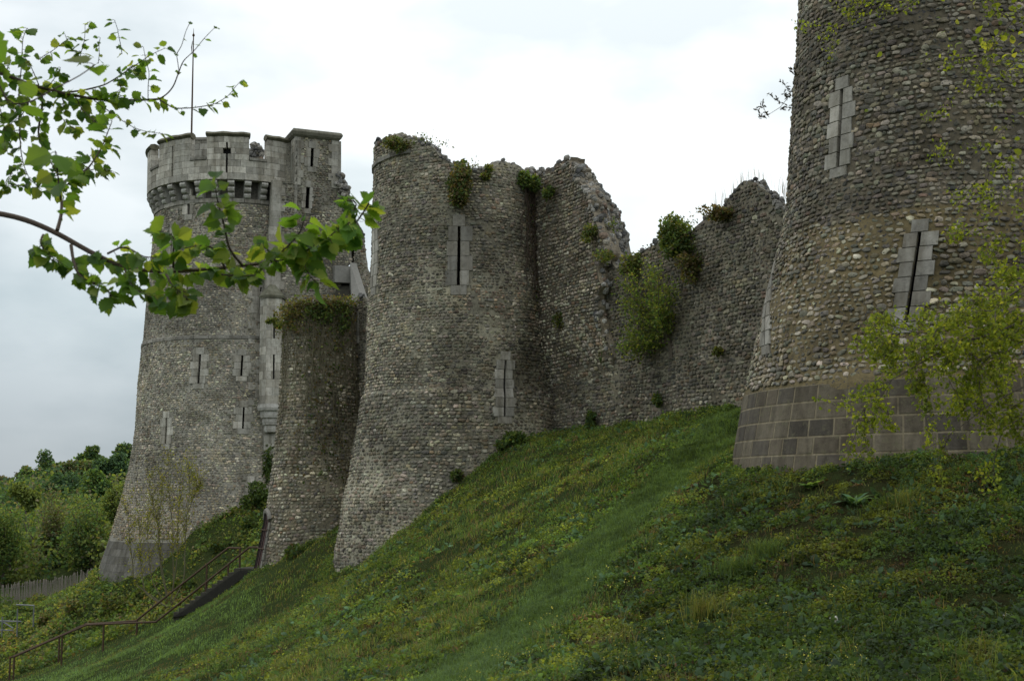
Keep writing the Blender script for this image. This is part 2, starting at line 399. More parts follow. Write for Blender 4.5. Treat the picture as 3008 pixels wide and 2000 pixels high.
# ------------------------------------------------------------------ terrain: thin-plate surface through levels read where walls meet the grass
def hz(T, pts): return [T.xyz(np.array(a), np.array(z), T.R(z)+.1) for a, z in (T.hit(u, v) for u, v in pts)]
ctl = []
ctl += hz(RT, [(733, 468), (803, 472), (869, 468), (955, 459), (1015, 456)])
ctl += hz(MT, [(334, 574), (378, 558), (412.6, 525.5), (456, 491), (486, 460), (512.5, 444)])
ctl += hz(IT, [(258, 568), (282, 556), (300, 550), (325, 533)])
ctl += hz(KT, [(97, 577), (143, 560), (191, 534), (226, 512), (255, 500)])
for u, v in [(530, 442), (565, 436), (600, 430), (650, 423), (700, 415), (736, 408)]:
    s, z = CW.hit(u, v); ctl.append(CW.surf(np.array(s), np.array(z), np.array(0.))[0])
ctl += [at(u, v, y) for u, v, y in [(10, 674, 54), (60, 657, 53), (104, 642, 52.3), (137, 629, 51.7), (172, 619, 50.6), (210, 597, 50.2), (250, 571, 49.4),
        (1024, 680, 11.3), (900, 680, 11.3), (750, 680, 11.8), (620, 680, 12.6), (512, 680, 14), (420, 680, 16.5), (340, 680, 19.5), (256, 680, 24), (170, 680, 31), (85, 680, 40), (0, 682, 50),
        (0, 592, 82), (90, 588, 78), (30, 640, 63), (-60, 600, 82), (-60, 650, 62), (140, 592, 60)]]
ctl += [np.array(q, float) for q in [(0, 0, -1.7), (9, 4, -1.8), (-6, 6, -2.1), (-12, 18, -4.6), (-24, 18, -7.5), (-32, 48, -9.2), (-45, 80, -8.5), (-8, 58, -1.0), (0, 52, 2.2), (12, 38, 2.6), (20, 27, 1.6), (25, 15, -.5), (22, 4, -1.8), (4, 62, 2.0), (20, 60, 2.5), (-40, 10, -8.5), (-2, 90, 1.0), (35, 40, 2.5)]]
ctl = np.array(ctl)
def _tps(d2): return d2*np.log(d2+1e-9)*.5
_n = len(ctl); _d2 = ((ctl[:, None, :2]-ctl[None, :, :2])**2).sum(-1)
_A = np.zeros((_n+3, _n+3)); _A[:_n, :_n] = _tps(_d2)+np.eye(_n)*1.2; _A[:_n, _n] = 1; _A[:_n, _n+1:] = ctl[:, :2]; _A[_n:, :_n] = _A[:_n, _n:].T
_W = np.linalg.solve(_A, np.r_[ctl[:, 2], 0, 0, 0])
def tps(x, y):
    x = np.asarray(x, float); y = np.asarray(y, float); out = np.full(x.shape, _W[_n])+_W[_n+1]*x+_W[_n+2]*y
    for i in range(_n): out = out+_W[i]*_tps((x-ctl[i, 0])**2+(y-ctl[i, 1])**2)
    return out
GX0, GX1, GY0, GY1, GS = -52., 40., -4., 96., .3
gx = np.arange(GX0, GX1+GS, GS); gy = np.arange(GY0, GY1+GS, GS)
XX, YY = np.meshgrid(gx, gy, indexing='ij')
ZZ0 = np.clip(tps(XX, YY), -12, 6)
_far = np.clip((np.hypot(XX, YY)-6)/20, 0, 1)
_st = np.clip((YY-41)/6, 0, 1)*np.clip((-8.5-XX)/2.5, 0, 1)*np.clip((60-YY)/4, 0, 1)
ZG = ZZ0+((fbm(XX*.55, YY*.55, 21)-.5)*.34+(fbm(XX*1.5, YY*1.5, 31)-.5)*.30)*_far*(1-.85*_st)-.28*_st
def gz(x, y):
    fx = np.clip((np.asarray(x, float)-GX0)/GS, 0, len(gx)-1.001); fy = np.clip((np.asarray(y, float)-GY0)/GS, 0, len(gy)-1.001)
    i = fx.astype(int); j = fy.astype(int); fx = fx-i; fy = fy-j
    return (ZG[i, j]*(1-fx)+ZG[i+1, j]*fx)*(1-fy)+(ZG[i, j+1]*(1-fx)+ZG[i+1, j+1]*fx)*fy
def ghit(u, v, y0=6.):
    d = ray(u, v); t = np.linspace(y0, 95, 3000); P = d/d[1]*t[:, None]
    b = P[:, 2] < gz(P[:, 0], P[:, 1]); return P[np.argmax(b)] if b.any() else P[-1]
# the far hill, one coarse sheet to the horizon
hx = np.concatenate([np.arange(-900, -120, 60.), np.arange(-120, 80, 6.), np.arange(80, 901, 60.)]); hy = np.concatenate([np.arange(-300, 80, 40.), np.arange(80, 300, 6.), np.arange(300, 1501, 60.)])
HX, HY = np.meshgrid(hx, hy, indexing='ij')
def hillz(x, y):
    r = np.clip((y-88)/120, 0, 1); s = np.clip((-x-5)/30, 0, 1)
    h = -9.2+(7.0+5.5*np.clip((x+75)/60, 0, 1))*r*r*(3-2*r)
    return np.where(y < 97, np.minimum(h, -9.4), h)-np.clip((y-260)/300, 0, 1)*6+(fbm(x*.05, y*.05, 4)-.5)*2*r-14*np.clip((60-y)/50, 0, 1)*0
inside = (HX > GX0+2) & (HX < GX1-2) & (HY > GY0) & (HY < GY1-2)
HZ = hillz(HX, HY); HZ = np.where(inside, -13, HZ)
mb = MB(); mb.grid(np.stack([HX, HY, HZ], -1)); tag(mb.build('hill', M['hill'], None, True), kind='structure')
# ================================================================== CASTLE
def topf(T, pts, dR=0.):
    h = np.array([T.hit(u, v, dR) for u, v in pts]); o = np.argsort(h[:, 0]); h = h[o]
    return lambda a: np.interp(a, h[:, 0], h[:, 1])
def jag(f, k=1., amp=.22, seed=8): return lambda a: f(a)+(vn(np.asarray(a)*k*4, np.asarray(a)*0, seed)-.5)*amp*2+(vn(np.asarray(a)*k*1.3, np.asarray(a)*0+9, seed)-.5)*amp*1.5
def above_ground(P, d=.25): return P[..., 2] > gz(P[..., 0], P[..., 1])-d
def stain(seed, sc=.5, lo=.62):
    def f(s, z, P):
        n = fbm(P[..., 0]*sc+P[..., 1]*sc*.7, P[..., 2]*sc*1.0, seed)
        return (lo*.85+(1-lo*.85)*np.clip((n-.30)/.30, 0, 1.2))[..., None]*np.array([1, .99, .97])
    return f
def cap_and_inner(mb, T, sg, top, thick, z_in, tint):
    """broken wall head: a rough cap and the inner face of a hollow tower"""
    o = (vn(sg*6, sg*0, 77)-.5)*.25
    rows = []
    for f, dz in ((0, 0), (.5, .12), (1, -.1)):
        P = T.xyz(sg, top+dz+(o if f else 0), T.R(top)-thick*f); rows.append(P)
    for z in np.linspace(0, 1, 5)[1:]:
        zz = np.minimum(top-.1+o, top)*(1-z)+z_in*z; rows.append(T.xyz(sg, zz, T.R(top)-thick+0*zz))
    mb.grid(np.stack(rows, 1), tint)
# ---- right tower
rb = RT.xyz(np.array(0.), np.array(0.), 0.)
rt = empty('round_tower', (rb[0], rb[1], -.5), 'large round flint tower with a dark squared stone plinth, nearest the viewer', 'tower', 'round flanking towers of the castle')
zA = RT.hit(825, 382)[1]; zM = RT.hit(908, 208)[1]
r_sl = [Slit(RT, (838.6, 843), 89, 167, .075, .36, .30), Slit(RT, (906, 920), 232, 322, .065, .36, .29), Slit(RT, (766, 775), 262, 345, .06, .34, .3)]
zb = lambda a: zM+.25*np.sin(a*3)*0+(vn(np.asarray(a)*5, np.asarray(a)*0, 3)-.5)*.25
def rt_tint(s, z, P):
    up = (z > zb(s))[..., None]
    return np.where(up, np.array([.62, .62, .62]), np.array([.74, .68, .47]))
mb = MB(); wall_mesh(mb, RT, np.linspace(-1.9, 1.9, 260), zA-.15, lambda a: 0*a+14., r_sl, .09, (.18, .155, .105), rt_tint, .05, 5)
mb.grid(RT.surf(*np.meshgrid(np.linspace(1.9, 2*PI-1.9, 24), np.linspace(-1, 14, 12), indexing='ij'))[0], (.15, .13, .1))
P = RT.xyz(np.linspace(0, 2*PI, 48), np.full(48, 14.), RT.R(14.)); mb.add(np.r_[P, [[rb[0], rb[1], 14.3]]], (.15, .13, .1), t=[[i, (i+1) % 48, 48] for i in range(48)])
def rmask(lo, hi):
    def f(s, z):
        ok = (z > lo(s)) & (z < hi(s))
        for q in r_sl: ok &= ~q.inside(s, z)
        return ok
    return f
stone_field(mb, RT, -1.72, 1.25, zM-.3, 11.6, .154, .097, rmask(zb, lambda a: 11.5+0*a), palette([24, 24, 15, 9, 15, 12, 6, 3, 2]), .026, 9, .86, .99, stain(3, .45, .6))
stone_field(mb, RT, -1.72, 1.25, zA+.05, zM+.3, .165, .103, rmask(lambda a: zA+.07+0*a, zb), palette([26, 22, 13, 12, 16, 10, 4, 3.0, 3]), .026, 9, .90, .83, stain(4, .5, .75), .3)
mb.build('wall', M['flint'], rt)
for i, q in enumerate(r_sl): q.build(rt, .034, (1.0, .75, .85)[i])
mb = MB(); wall_mesh(mb, RT, np.linspace(-2, 2, 90), -2.2, lambda a: 0*a+zA-.02, (), .3, (.21, .18, .12), None, .004, 6)
PT = np.array([(.098, .082, .058), (.112, .096, .069), (.078, .068, .053), (.125, .108, .077)])
block_rows(mb, RT, -1.75, 1.3, zA-2.95, zA, .325, .5, .006, -.15, 1, lambda: PT[rng.integers(4)]*rng.uniform(.78, 1.22), (), .006, .034, 3)
mb.build('plinth', M['plinth'], rt)
# ---- middle tower
b = MT.xyz(np.array(0.), np.array(0.), 0.)
mt = empty('round_tower', (b[0], b[1], -3.), 'tall ruined round flint tower with a broken overgrown top, centre of the view', 'tower', 'round flanking towers of the castle')
m_out = [(377.7, 142.1), (384, 139.4), (390.5, 134.4), (397.7, 133.5), (406, 135.7), (415, 143), (424, 146.7), (433.3, 150.8), (437.9, 155.8), (446, 158.5), (454.3, 161.7), (463.4, 164.5), (469.8, 169.5), (475.2, 170.8), (482.5, 169), (493.5, 167.7), (499.9, 165.4), (505.3, 161.7), (511.7, 164.9), (521.7, 168), (522.7, 171.8), (531.8, 172.7), (538, 172.7)]
mtop = jag(topf(MT, m_out), 3., .09)
m_sl = [Slit(MT, (458.3, 459.3), 226, 285, .10, .46, .47), Slit(MT, (504.6, 505.4), 359.6, 416, .085, .42, .34), Slit(MT, (373.4, 375.2), 229, 287, .06, .42, .4)]
mb = MB(); sg, top = wall_mesh(mb, MT, np.linspace(-2, 2, 230), -5., mtop, m_sl, .12, (.29, .275, .21), stain(9, .6, .6), .05, 15)
cap_and_inner(mb, MT, sg, top, .85, 2., (.15, .14, .10))
bk = np.linspace(2, 2*PI-2, 30); tb = 8.+1.5*np.sin(bk*5)
mb.grid(np.stack([MT.xyz(bk, -5+(tb+5)*t, MT.R(-5+(tb+5)*t)) for t in np.linspace(0, 1, 16)], 1), (.19, .18, .14))
cap_and_inner(mb, MT, bk, tb, .85, 2., (.15, .14, .10))
def mmask(s, z):
    ok = (z < mtop(s)-.04) & above_ground(MT.surf(s, z)[0])
    for q in m_sl: ok &= ~q.inside(s, z)
    return ok & ~((np.abs(s-MT.hit(477, 309.7)[0]) < .04) & (np.abs(z-MT.hit(477, 309.7)[1]) < .1))
def mt_tint(s, z, P):
    f = stain(9, .5, .62)(s, z, P); f = f*np.where((np.abs(z-MT.hit(500, 300)[1]) < .5) & (s > -.1) & (vn(s*9, z*3, 6) > .5), 1, 0)[..., None]*np.array([.15, -.02, -.08])+f
    return f
zs_ = MT.hit(430, 391)[1]
stone_field(mb, MT, -1.72, 1.5, zs_, 13.5, .156, .100, lambda s, z: mmask(s, z), palette([26, 24, 14, 9, 14, 12, 5, 2.2, 2.5]), .026, 8, 1.1, .95, mt_tint)
stone_field(mb, MT, -1.72, 1.5, -5., zs_, .18, .112, lambda s, z: mmask(s, z), palette([26, 18, 12, 14, 13, 7, 5, 2.2, 5]), .032, 8, 1.06, .89, stain(10, .5, .7), .08)
a = rng.uniform(-1.65, 1.4, 420); zt = mtop(a); f = rng.uniform(.02, .85, 420)
rocks(mb, MT.xyz(a, zt+rng.uniform(-.08, .1, 420), MT.R(zt)-f), rng.uniform(.06, .13, 420), .8)
mb.build('wall', M['flint'], mt)
for i, q in enumerate(m_sl): q.build(mt, .032, (.85, 1.15, 1.1)[i])
mb = MB(); z_ = MT.hit(388, 159)[1]; block_rows(mb, MT, -1.62, -.55, z_, z_+.16, .16, .7, .09, -.2, .6); mb.build('string_course', M['ashlar'], mt)
# ---- ivy-clad tower
b = IT.xyz(np.array(0.), np.array(0.), 0.)
it = empty('round_tower', (b[0], b[1], -4.), 'narrow round flint tower with brown ivy stems and a low doorway', 'tower', 'round flanking towers of the castle')
itop = jag(topf(IT, [(285.2, 310), (290, 307), (300, 303), (315, 301), (330, 299), (345, 303), (353, 305)]), 2., .12)
dphi = [IT.hit(259.3, 560)[0], IT.hit(265.3, 520)[0]]
dc = (dphi[0]+dphi[1])/2; dz0 = IT.hit(258.5, 568)[1]-.25; dz1 = IT.hit(264, 512)[1]; dw = .24
mb = MB(); sg, top = wall_mesh(mb, IT, np.linspace(-2, 2, 120), -6., itop, (), .15, (.21, .19, .135), stain(19, .6, .6), .05, 25)
cap_and_inner(mb, IT, sg, top, .6, 2., (.12, .11, .07))
bk = np.linspace(2, 2*PI-2, 16); tb = np.full(16, 6.); mb.grid(np.stack([IT.xyz(bk, -6+12*t+0*bk, IT.R(-6+12*t)) for t in np.linspace(0, 1, 8)], 1), (.19, .18, .14))
imask = lambda s, z: (z < itop(s)-.05) & above_ground(IT.surf(s, z)[0]) & ~((np.abs(s-dc) < dw*1.25) & (z < dz1+.15))
stone_field(mb, IT, -1.75, 1.6, -5.5, 8., .195, .128, imask, palette([26, 16, 12, 15, 14, 8, 5, 2.4, 5]), .034, 7, 1.08, .88, stain(20, .5, .62), .1)
a = rng.uniform(-1.6, 1.6, 160); zt = itop(a); rocks(mb, IT.xyz(a, zt+rng.uniform(-.06, .08, 160), IT.R(zt)-rng.uniform(0, .5, 160)), rng.uniform(.06, .13, 160), .8)
mb.build('wall', M['flint'], it)
def door_shape(w, z1, out):
    aa = np.linspace(-1, 1, 11); zt = z1-.42*(1-np.sqrt(np.clip(1-(aa*.98)**2, 0, 1)))
    zz = np.linspace(0, 1, 9)
    A = dc+aa[:, None]*w+0*zz; Z = dz0+(zt[:, None]-dz0)*zz
    return A, Z, IT.surf(A, Z, np.full(A.shape, out))[0]
A, Z, P = door_shape(dw, dz1, .03); mb = MB(); mb.grid(P); dr = mb.build('door', M['door'], it)
mb = MB()
for i in range(0, 11, 2): mb.tube(IT.surf(A[i], Z[i], np.full(9, .045))[0], .014, 5)
x = mb.build('plank_joint', M['dark'], None); x.parent = dr; x.matrix_parent_inverse = it.matrix_basis.inverted()
for zq in (.42, .72):
    mb = MB(); zz = dz0+(dz1-dz0)*zq; aa = np.linspace(dc-dw*1.15, dc+dw*1.15, 6); mb.tube(IT.surf(aa, np.full(6, zz), np.full(6, .07))[0], .022, 6)
    x = mb.build('iron_bar', M['rust'], None); x.parent = dr; x.matrix_parent_inverse = it.matrix_basis.inverted()
mb = MB()
for sd in (-1, 1):
    n = 7
    for r in range(n):
        za = dz0+(dz1-.35-dz0)*r/n; zc = dz0+(dz1-.35-dz0)*(r+1)/n-.01; w = rng.uniform(.05, .1)
        a0, a1 = sorted((dc+sd*dw, dc+sd*(dw+w))); block(mb, IT, a0, a1, za, zc, .05, -.1, ash(.6), .01)
aa = np.linspace(-1.15, 1.15, 12); arc = [(dc+x*dw, dz1-.40*(1-math.sqrt(max(0, 1-(x*.86)**2)))) for x in aa]
mb.tube(IT.surf(np.array([p[0] for p in arc]), np.array([p[1] for p in arc])+.08, np.full(12, .0))[0], .12, 6, (.2, .19, .17))
mb.build('door_frame', M['ashlar'], it)
# ---- flat walls
def flat_wall(name, label, cat, S, top, z0, thick, s0, s1, pal, tint, seed, mask=None, w=.168, h=.108, n=8, gain=.95, fill=.9, grp=None, parent=None, part='wall', rough_top=160, smaxf=None, tf=None, ds=.1, dz=.14, slits=()):
    t = parent or empty(name, (*S.surf(np.array((s0+s1)/2), np.array(0.), np.array(-thick/2))[0][:2], z0), label, cat, grp)
    mb = MB(); sg = np.linspace(s0, s1, int((s1-s0)/ds)+2)
    sg, tp = wall_mesh(mb, S, sg, z0, top, slits, dz, tint, stain(seed, .6, .6), .05, seed, smaxf=smaxf)
    if smaxf is None:
        rows = [S.surf(sg, tp+dzz, np.full(len(sg), -thick*f))[0] for f, dzz in ((0, 0), (.3, -.05), (.65, -.6), (1, -1.3))]
        rows += [S.surf(sg, tp-1.3+(z0-tp+1.3)*q, np.full(len(sg), -thick))[0] for q in (.3, .7, 1)]
        mb.grid(np.stack(rows, 1), tint)
    else:
        zz = np.arange(z0, tp.max(), .12); e = smaxf(zz)
        rows = [S.surf(e+o, zz, np.full(len(zz), -thick*f))[0] for f, o in ((0, 0), (.4, .06), (.8, -.05), (1, 0))]+[S.surf(0*e+s0, zz, np.full(len(zz), -thick))[0]]
        mb.grid(np.stack(rows, 1), tint)
        rows = [S.surf(np.minimum(sg, smaxf(tp)), tp, np.full(len(sg), -thick*f))[0] for f in (0, .5, 1)]; mb.grid(np.stack(rows, 1), tint)
    for sd in (s0, s1):
        if smaxf is None: 
            zz = np.linspace(z0, float(top(np.array(sd))), 6); mb.grid(np.stack([S.surf(np.full(6, sd), zz, np.full(6, o))[0] for o in (0, -thick)], 1), tint)
    def mk(s, z):
        ok = (z < top(s)-.05) & above_ground(S.surf(s, z)[0])
        if smaxf is not None: ok &= s < smaxf(z)-.05
        if mask is not None: ok &= mask(s, z)
        return ok
    stone_field(mb, S, s0+.02, s1-.02, z0, float(np.max(tp)), w, h, mk, pal, .028, n, gain*1.08, min(fill*1.03, 1), tf or stain(seed+1, .5, .6))
    if rough_top:
        aa = np.linspace(s0, s1, 600); ln = np.r_[0, np.cumsum(np.hypot(np.diff(aa), np.diff(top(aa))))]; a = np.interp(rng.uniform(0, ln[-1], rough_top), ln, aa); zt = top(a); a2 = a if smaxf is None else np.minimum(a, smaxf(zt)-.03)
        fq = rng.uniform(0, 1, rough_top); rocks(mb, S.surf(a2, zt+rng.uniform(-.1, .12, rough_top)-1.25*fq**1.6, -fq*thick)[0], rng.uniform(.06, .15, rough_top), .78)
    mb.build(part, M['flint'], t)
    return t
c_out = [(520, 178), (538, 173), (543.6, 172.7), (550, 168.6), (558.2, 164.5), (564.6, 159.8), (572, 165), (581, 167.2), (583, 178), (595, 191), (597, 208.5), (601.5, 226), (608, 247.6), (611.5, 260.6), (616, 266), (622, 263), (636, 255), (650, 247), (662, 238), (672, 232), (690, 234), (697, 226), (703, 220), (712, 213), (724, 206), (731, 195), (738, 184), (744, 180), (755, 183), (764, 190), (772, 197), (779, 204), (788, 212), (800, 222), (830, 240)]
ctop = jag(topf(CW, c_out), 1., .05)
cw = flat_wall('curtain_wall', 'long dark flint curtain wall with broken top, between the middle tower and the nearest tower', 'wall', CW, ctop, -1., 1.3, CW.hit(522, 300)[0], 13.5, palette([24, 22, 16, 10, 16, 8, 8, 4, 2]), (.17, .155, .115), 41, n=8, gain=.86, fill=.9, rough_top=1100, ds=.11)
# broken stub of thicker wall beside the middle tower: rubble core left standing on the curtain wall
S2 = Plane(CW.surf(np.array(CW.hit(534, 300)[0]), np.array(0.), np.array(.42))[0], CW.surf(np.array(CW.hit(620, 300)[0]), np.array(0.), np.array(.42))[0])
e_ = np.array([S2.hit(u, v)[::-1] for u, v in [(604, 345), (601, 330), (598, 318), (596, 300), (600, 285), (597, 268), (604, 255), (600, 238), (596, 225), (593, 208), (590, 192), (579, 180), (577, 168), (570, 163)]])
S2.foot = (S2.hit(590, 385)[1], S2.hit(590, 285)[1], .5)
smx = lambda z: np.interp(z, e_[:, 0], e_[:, 1])+(vn(z*3.5, z*0, 4)-.5)*.3
stp = jag(topf(S2, [(532, 176), (543, 175), (552, 170), (559, 166), (565, 161.5), (572, 165), (579, 170), (600, 180)]), 1., .2)
flat_wall('', '', '', S2, stp, S2.hit(590, 385)[1], .6, 0., S2.L, palette([26, 20, 12, 12, 16, 10, 5, 8, 3]), (.22, .19, .14), 47, n=8, gain=1.02, parent=cw, part='wall_stub', rough_top=120, smaxf=smx)
zz = rng.uniform(S2.hit(590, 350)[1], S2.hit(570, 165)[1], 260); mb = MB(); rocks(mb, S2.surf(smx(zz)+rng.uniform(-.25, .06, 260), zz, -rng.uniform(0, .5, 260))[0], rng.uniform(.07, .16, 260), .95, palette([20, 20, 12, 8, 22, 14, 5, 14, 2])); mb.build('broken_edge', M['flint'], cw)
# link wall between ivy tower and middle tower
p0, p1 = at(345, 400, 49.3), at(384, 400, 46.6); LW = Plane(p0, p1)
ltop = jag(topf(LW, [(343, 303), (352, 302), (356, 297), (365, 298), (372, 300), (390, 300)]), 1., .08)
lw = flat_wall('link_wall', 'short flint wall strip squeezed between the ivy tower and the middle tower', 'wall', LW, ltop, -5., .9, 0., LW.L, PAL, (.28, .265, .21), 51, n=7, rough_top=60)
mb = MB(); s_, z_ = LW.hit(354.5, 344); block_rows(mb, LW, s_, s_+.42, z_, LW.hit(354.5, 312)[1], .36, .5, .07, -.1, .8); mb.build('quoin', M['ashlar'], lw)
# ---- keep
b = KT.xyz(np.array(0.), np.array(0.), 0.)
kt = empty('castle_keep', (b[0], b[1], -6.), 'grey round keep crowned by a battlemented parapet on rows of stone corbels', 'keep')
zK1 = KT.hit(219.5, 201.7)[1]; zK3 = KT.hit(207, 337.9)[1]; zP = KT.hit(120, 541)[1]
KP = Tower(233, 68.0, [(148, 120), (147.4, 160), (147, 186)])
zpb = KP.hit(226, 178.7)[1]; zsl = KP.hit(256, 159)[1]; ztp = KP.hit(226, 135.5)[1]
k_sl = [Slit(KT, u, v0, v1, w, bw, bh) for u, v0, v1, w, bw, bh in [((198.6, 200.4), 353.9, 383, .12, .50, .40), ((241.2, 242.4), 355, 375.6, .10, .48, .38), ((242.8, 243.8), 406.6, 428, .09, .52, .4),
        ((165.8, 166.8), 417.5, 443.5, .10, .46, .4), ((187, 188), 283, 308, .1, .55, .42), ((259, 261), 287, 313, .09, .5, .4), ((171.6, 172.6), 233.5, 261, .09, .36, .4), ((250, 251), 482.6, 502, .09, .42, .4), ((268.5, 269), 429, 435, .12, .5, .4), ((188.6, 189), 196, 214, .16, .42, .45)]]
mb = MB(); wall_mesh(mb, KT, np.linspace(-2, 1.7, 170), -8., lambda a: 0*a+zK1, k_sl, .22, (.29, .28, .24), stain(61, .4, .75), .03, 62)
mb.grid(KT.surf(*np.meshgrid(np.linspace(1.7, 2*PI-2, 24), np.linspace(-8, zK1, 30), indexing='ij'))[0], (.2, .2, .18))
P = KT.xyz(np.linspace(0, 2*PI, 48), np.full(48, zK1+.2), KT.R(zK1)+.05); mb.add(np.r_[P, [[b[0], b[1], zK1+.2]]], (.2, .2, .18), t=[[i, (i+1) % 48, 48] for i in range(48)])
mb.grid(KT.xyz(*np.meshgrid(np.linspace(0, 2*PI, 49), [zK1, zK1+1.6], indexing='ij'), KT.R(zK1)-.3), (.10, .095, .08))
def kmask(s, z):
    ok = (z < zK1) & (z > zP+.05+(vn(s*14, z*2, 4)-.5)*.5) & above_ground(KT.surf(s, z)[0]) & ~((z > zK3-.06) & (z < zK3+.2))
    ok &= ~((z > zK1-.05) & (z < zK1+.24))
    for q in k_sl: ok &= ~q.inside(s, z)
    return ok
def k_tint(s, z, P):
    lo = np.clip((KT.hit(200, 470)[1]-z)/2.5, 0, 1)[:, None]
    return stain(63, .35, .8)(s, z, P)*(1-lo+lo*np.array([1.12, 1.02, .9]))
stone_field(mb, KT, -1.75, 1.15, zP, zK1+1.2, .185, .118, kmask, palette([30, 24, 13, 18, 10, 8, 4, .8, 5]), .026, 6, 1.26, .88, k_tint, .12)
mb.build('wall', M['flint'], kt)
for q in k_sl: q.build(kt, .04, 1.32, .5)
mb = MB(); block_rows(mb, KT, -1.9, 1.2, zK3-.02, zK3+.16, .18, .8, .05, -.15, .72); mb.build('string_course', M['ashlar'], kt)
mb = MB(); block_rows(mb, KT, -1.9, 1.3, zK1-.02, zK1+.22, .24, .7, .07, -.15, .95); mb.build('string_course', M['ashlar'], kt)
mb = MB(); block_rows(mb, KT, -1.75, 1.2, -7.4, zP, .38, .62, .02, -.15, .40, gap=.004, bev=.004); mb.build('plinth', M['plinth'], kt)
# quoin strip beside the latrine turret
mb = MB(); ph = KT.hit(258, 350)[0]
for r, z in enumerate(np.arange(KT.hit(258, 405)[1], KT.hit(258, 298)[1], .4)): block(mb, KT, ph-(.03 if r % 2 else .10), ph+.16, z, z+.39, .035, -.1, ash(1.25), .008)
mb.build('quoin', M['ashlar'], kt)
# parapet, merlons, copings
crosses = []
for (u, va, vb) in ((172.7, 148.6, 178), (227, 144, 170.5)):
    a, z1 = KP.hit(u, va); a2, z0 = KP.hit(u, vb); g = .05/4.75; zc = z0+(z1-z0)*.68
    crosses += [(a-g, a+g, z0, z1), (a-.2/4.75, a+.2/4.75, zc, zc+.14)]
def ring_block(name, a0, a1, z0, z1, back, par, holes=(), g=1., h=.33, L=.75):
    mb = MB(); block_rows(mb, KP, a0, a1, z0, z1, h, L, .0, -back, g*1.36, None, holes, .005, .009, 2)
    return mb.build(name, M['ashlar'], par)
ring_block('parapet', -PI, PI, zpb, zsl-.105, .42, kt, crosses, .98)
mer = [(KP.hit(159.3, 145)[0], KP.hit(190.4, 145)[0]), (KP.hit(207, 145)[0], KP.hit(249.2, 145)[0]), (KP.hit(267, 145)[0], 1.25)]
pitch = mer[1][0]-mer[0][0]
mer += [(-1.92, mer[0][0]-.22)]+[(mer[2][1]+.35+i*pitch, mer[2][1]+.35+i*pitch+.62) for i in range(3)]
ms = sorted(m_ for m_ in mer if m_[1]-m_[0] > .1)
for (p_, q_) in [(ms[i][1], ms[i+1][0]) for i in range(len(ms)-1)]+[(ms[-1][1], ms[0][0]+2*PI)]:
    mb = MB(); block_rows(mb, KP, p_+.004, q_-.004, zsl-.10, zsl+.06, .16, .8, .07, -.5, .75); mb.build('embrasure_sill', M['ashlar'], kt)
for (a_, b_, z0_, z1_) in crosses[::2]:
    mb = MB(); mb.grid(KP.xyz(*np.meshgrid(np.linspace(a_-.07, b_+.07, 4), [zpb+.1, ztp-.08], indexing='ij'), KP.R(0.)-.30)); mb.build('arrow_cross', M['dark'], kt)
for i, (a0, a1) in enumerate(mer):
    if a1-a0 < .1: continue
    m = ring_block('merlon', a0, a1, zsl-.10, ztp-.02, .42, kt, crosses, .95)
    aa = np.linspace(a0-.01, a1+.01, 14); mb = MB()
    th = np.arange(8)*2*PI/8; G = []
    for x in aa:
        rr = KP.R(0.)-.16+np.cos(th)*.30; zz = ztp+.10+np.sin(th)*.17+.02*math.sin(x*31); G.append(KP.xyz(np.full(8, x), zz, rr))
    G = np.array(G); G = np.concatenate([G, G[:, :1]], 1); mb.grid(G, (.13, .125, .085)); mb.add(np.r_[G[0, :8], G[-1, :8]], (.13, .125, .085), e=[list(range(8)), list(range(8, 16))[::-1]])
    x = mb.build('coping', M['ashlar'], None, True); x.parent = m; x.matrix_parent_inverse = kt.matrix_basis.inverted()
mb = MB(); mb.grid(KP.xyz(*np.meshgrid(np.linspace(0, 2*PI, 49), [0, 1], indexing='ij')[:1], np.full((49, 1), zpb+.3), KP.R(0.)-.40) if False else np.stack([KP.xyz(np.linspace(0, 2*PI, 49), np.full(49, zpb+.95), KP.R(0.)-q) for q in (.2, .55, 2., 4.7)], 1), (.2, .2, .18)); mb.build('wall_walk', M['ashlar'], kt)
# rolled corbels under the parapet
Rs = float(KT.R(zK1)); zc0 = zK1+.20; zc1 = zpb; hh = (zc1-zc0)/3; dR = float(KP.R(0.))-Rs
prof = [(-.55, 0)]
for i in range(3):
    pr = dR*(.42+.29*i); prof += [(pr-.14, i*hh+.01), (pr-.05, i*hh+hh*.16), (pr, i*hh+hh*.5), (pr-.05, i*hh+hh*.84), (pr-.14, i*hh+hh*.99)]
prof += [(-.55, 3*hh)]; prof = np.array(prof); n = len(prof); W = .34
cm = MB(); V = np.concatenate([np.stack([np.full(n, sd*W/2), -(Rs+prof[:, 0]), prof[:, 1]], 1) for sd in (-1, 1)])
cm.add(V, ASH[0]*1.25, q=[[i, (i+1) % n, n+(i+1) % n, n+i] for i in range(n)], e=[list(range(n)), list(range(n, 2*n))[::-1]])
c0 = None; step = .82/4.45
for i in range(-12, 9):
    if c0 is None: c0 = cm.build('corbel', M['ashlar'], None); o = c0
    else: o = c0.copy(); C.objects.link(o)
    o.parent = kt; o.location = (0, 0, zc0+6.); o.rotation_euler = (0, 0, -KT.az+(i*step+KP.hit(239.5, 190)[0]-step*.5))
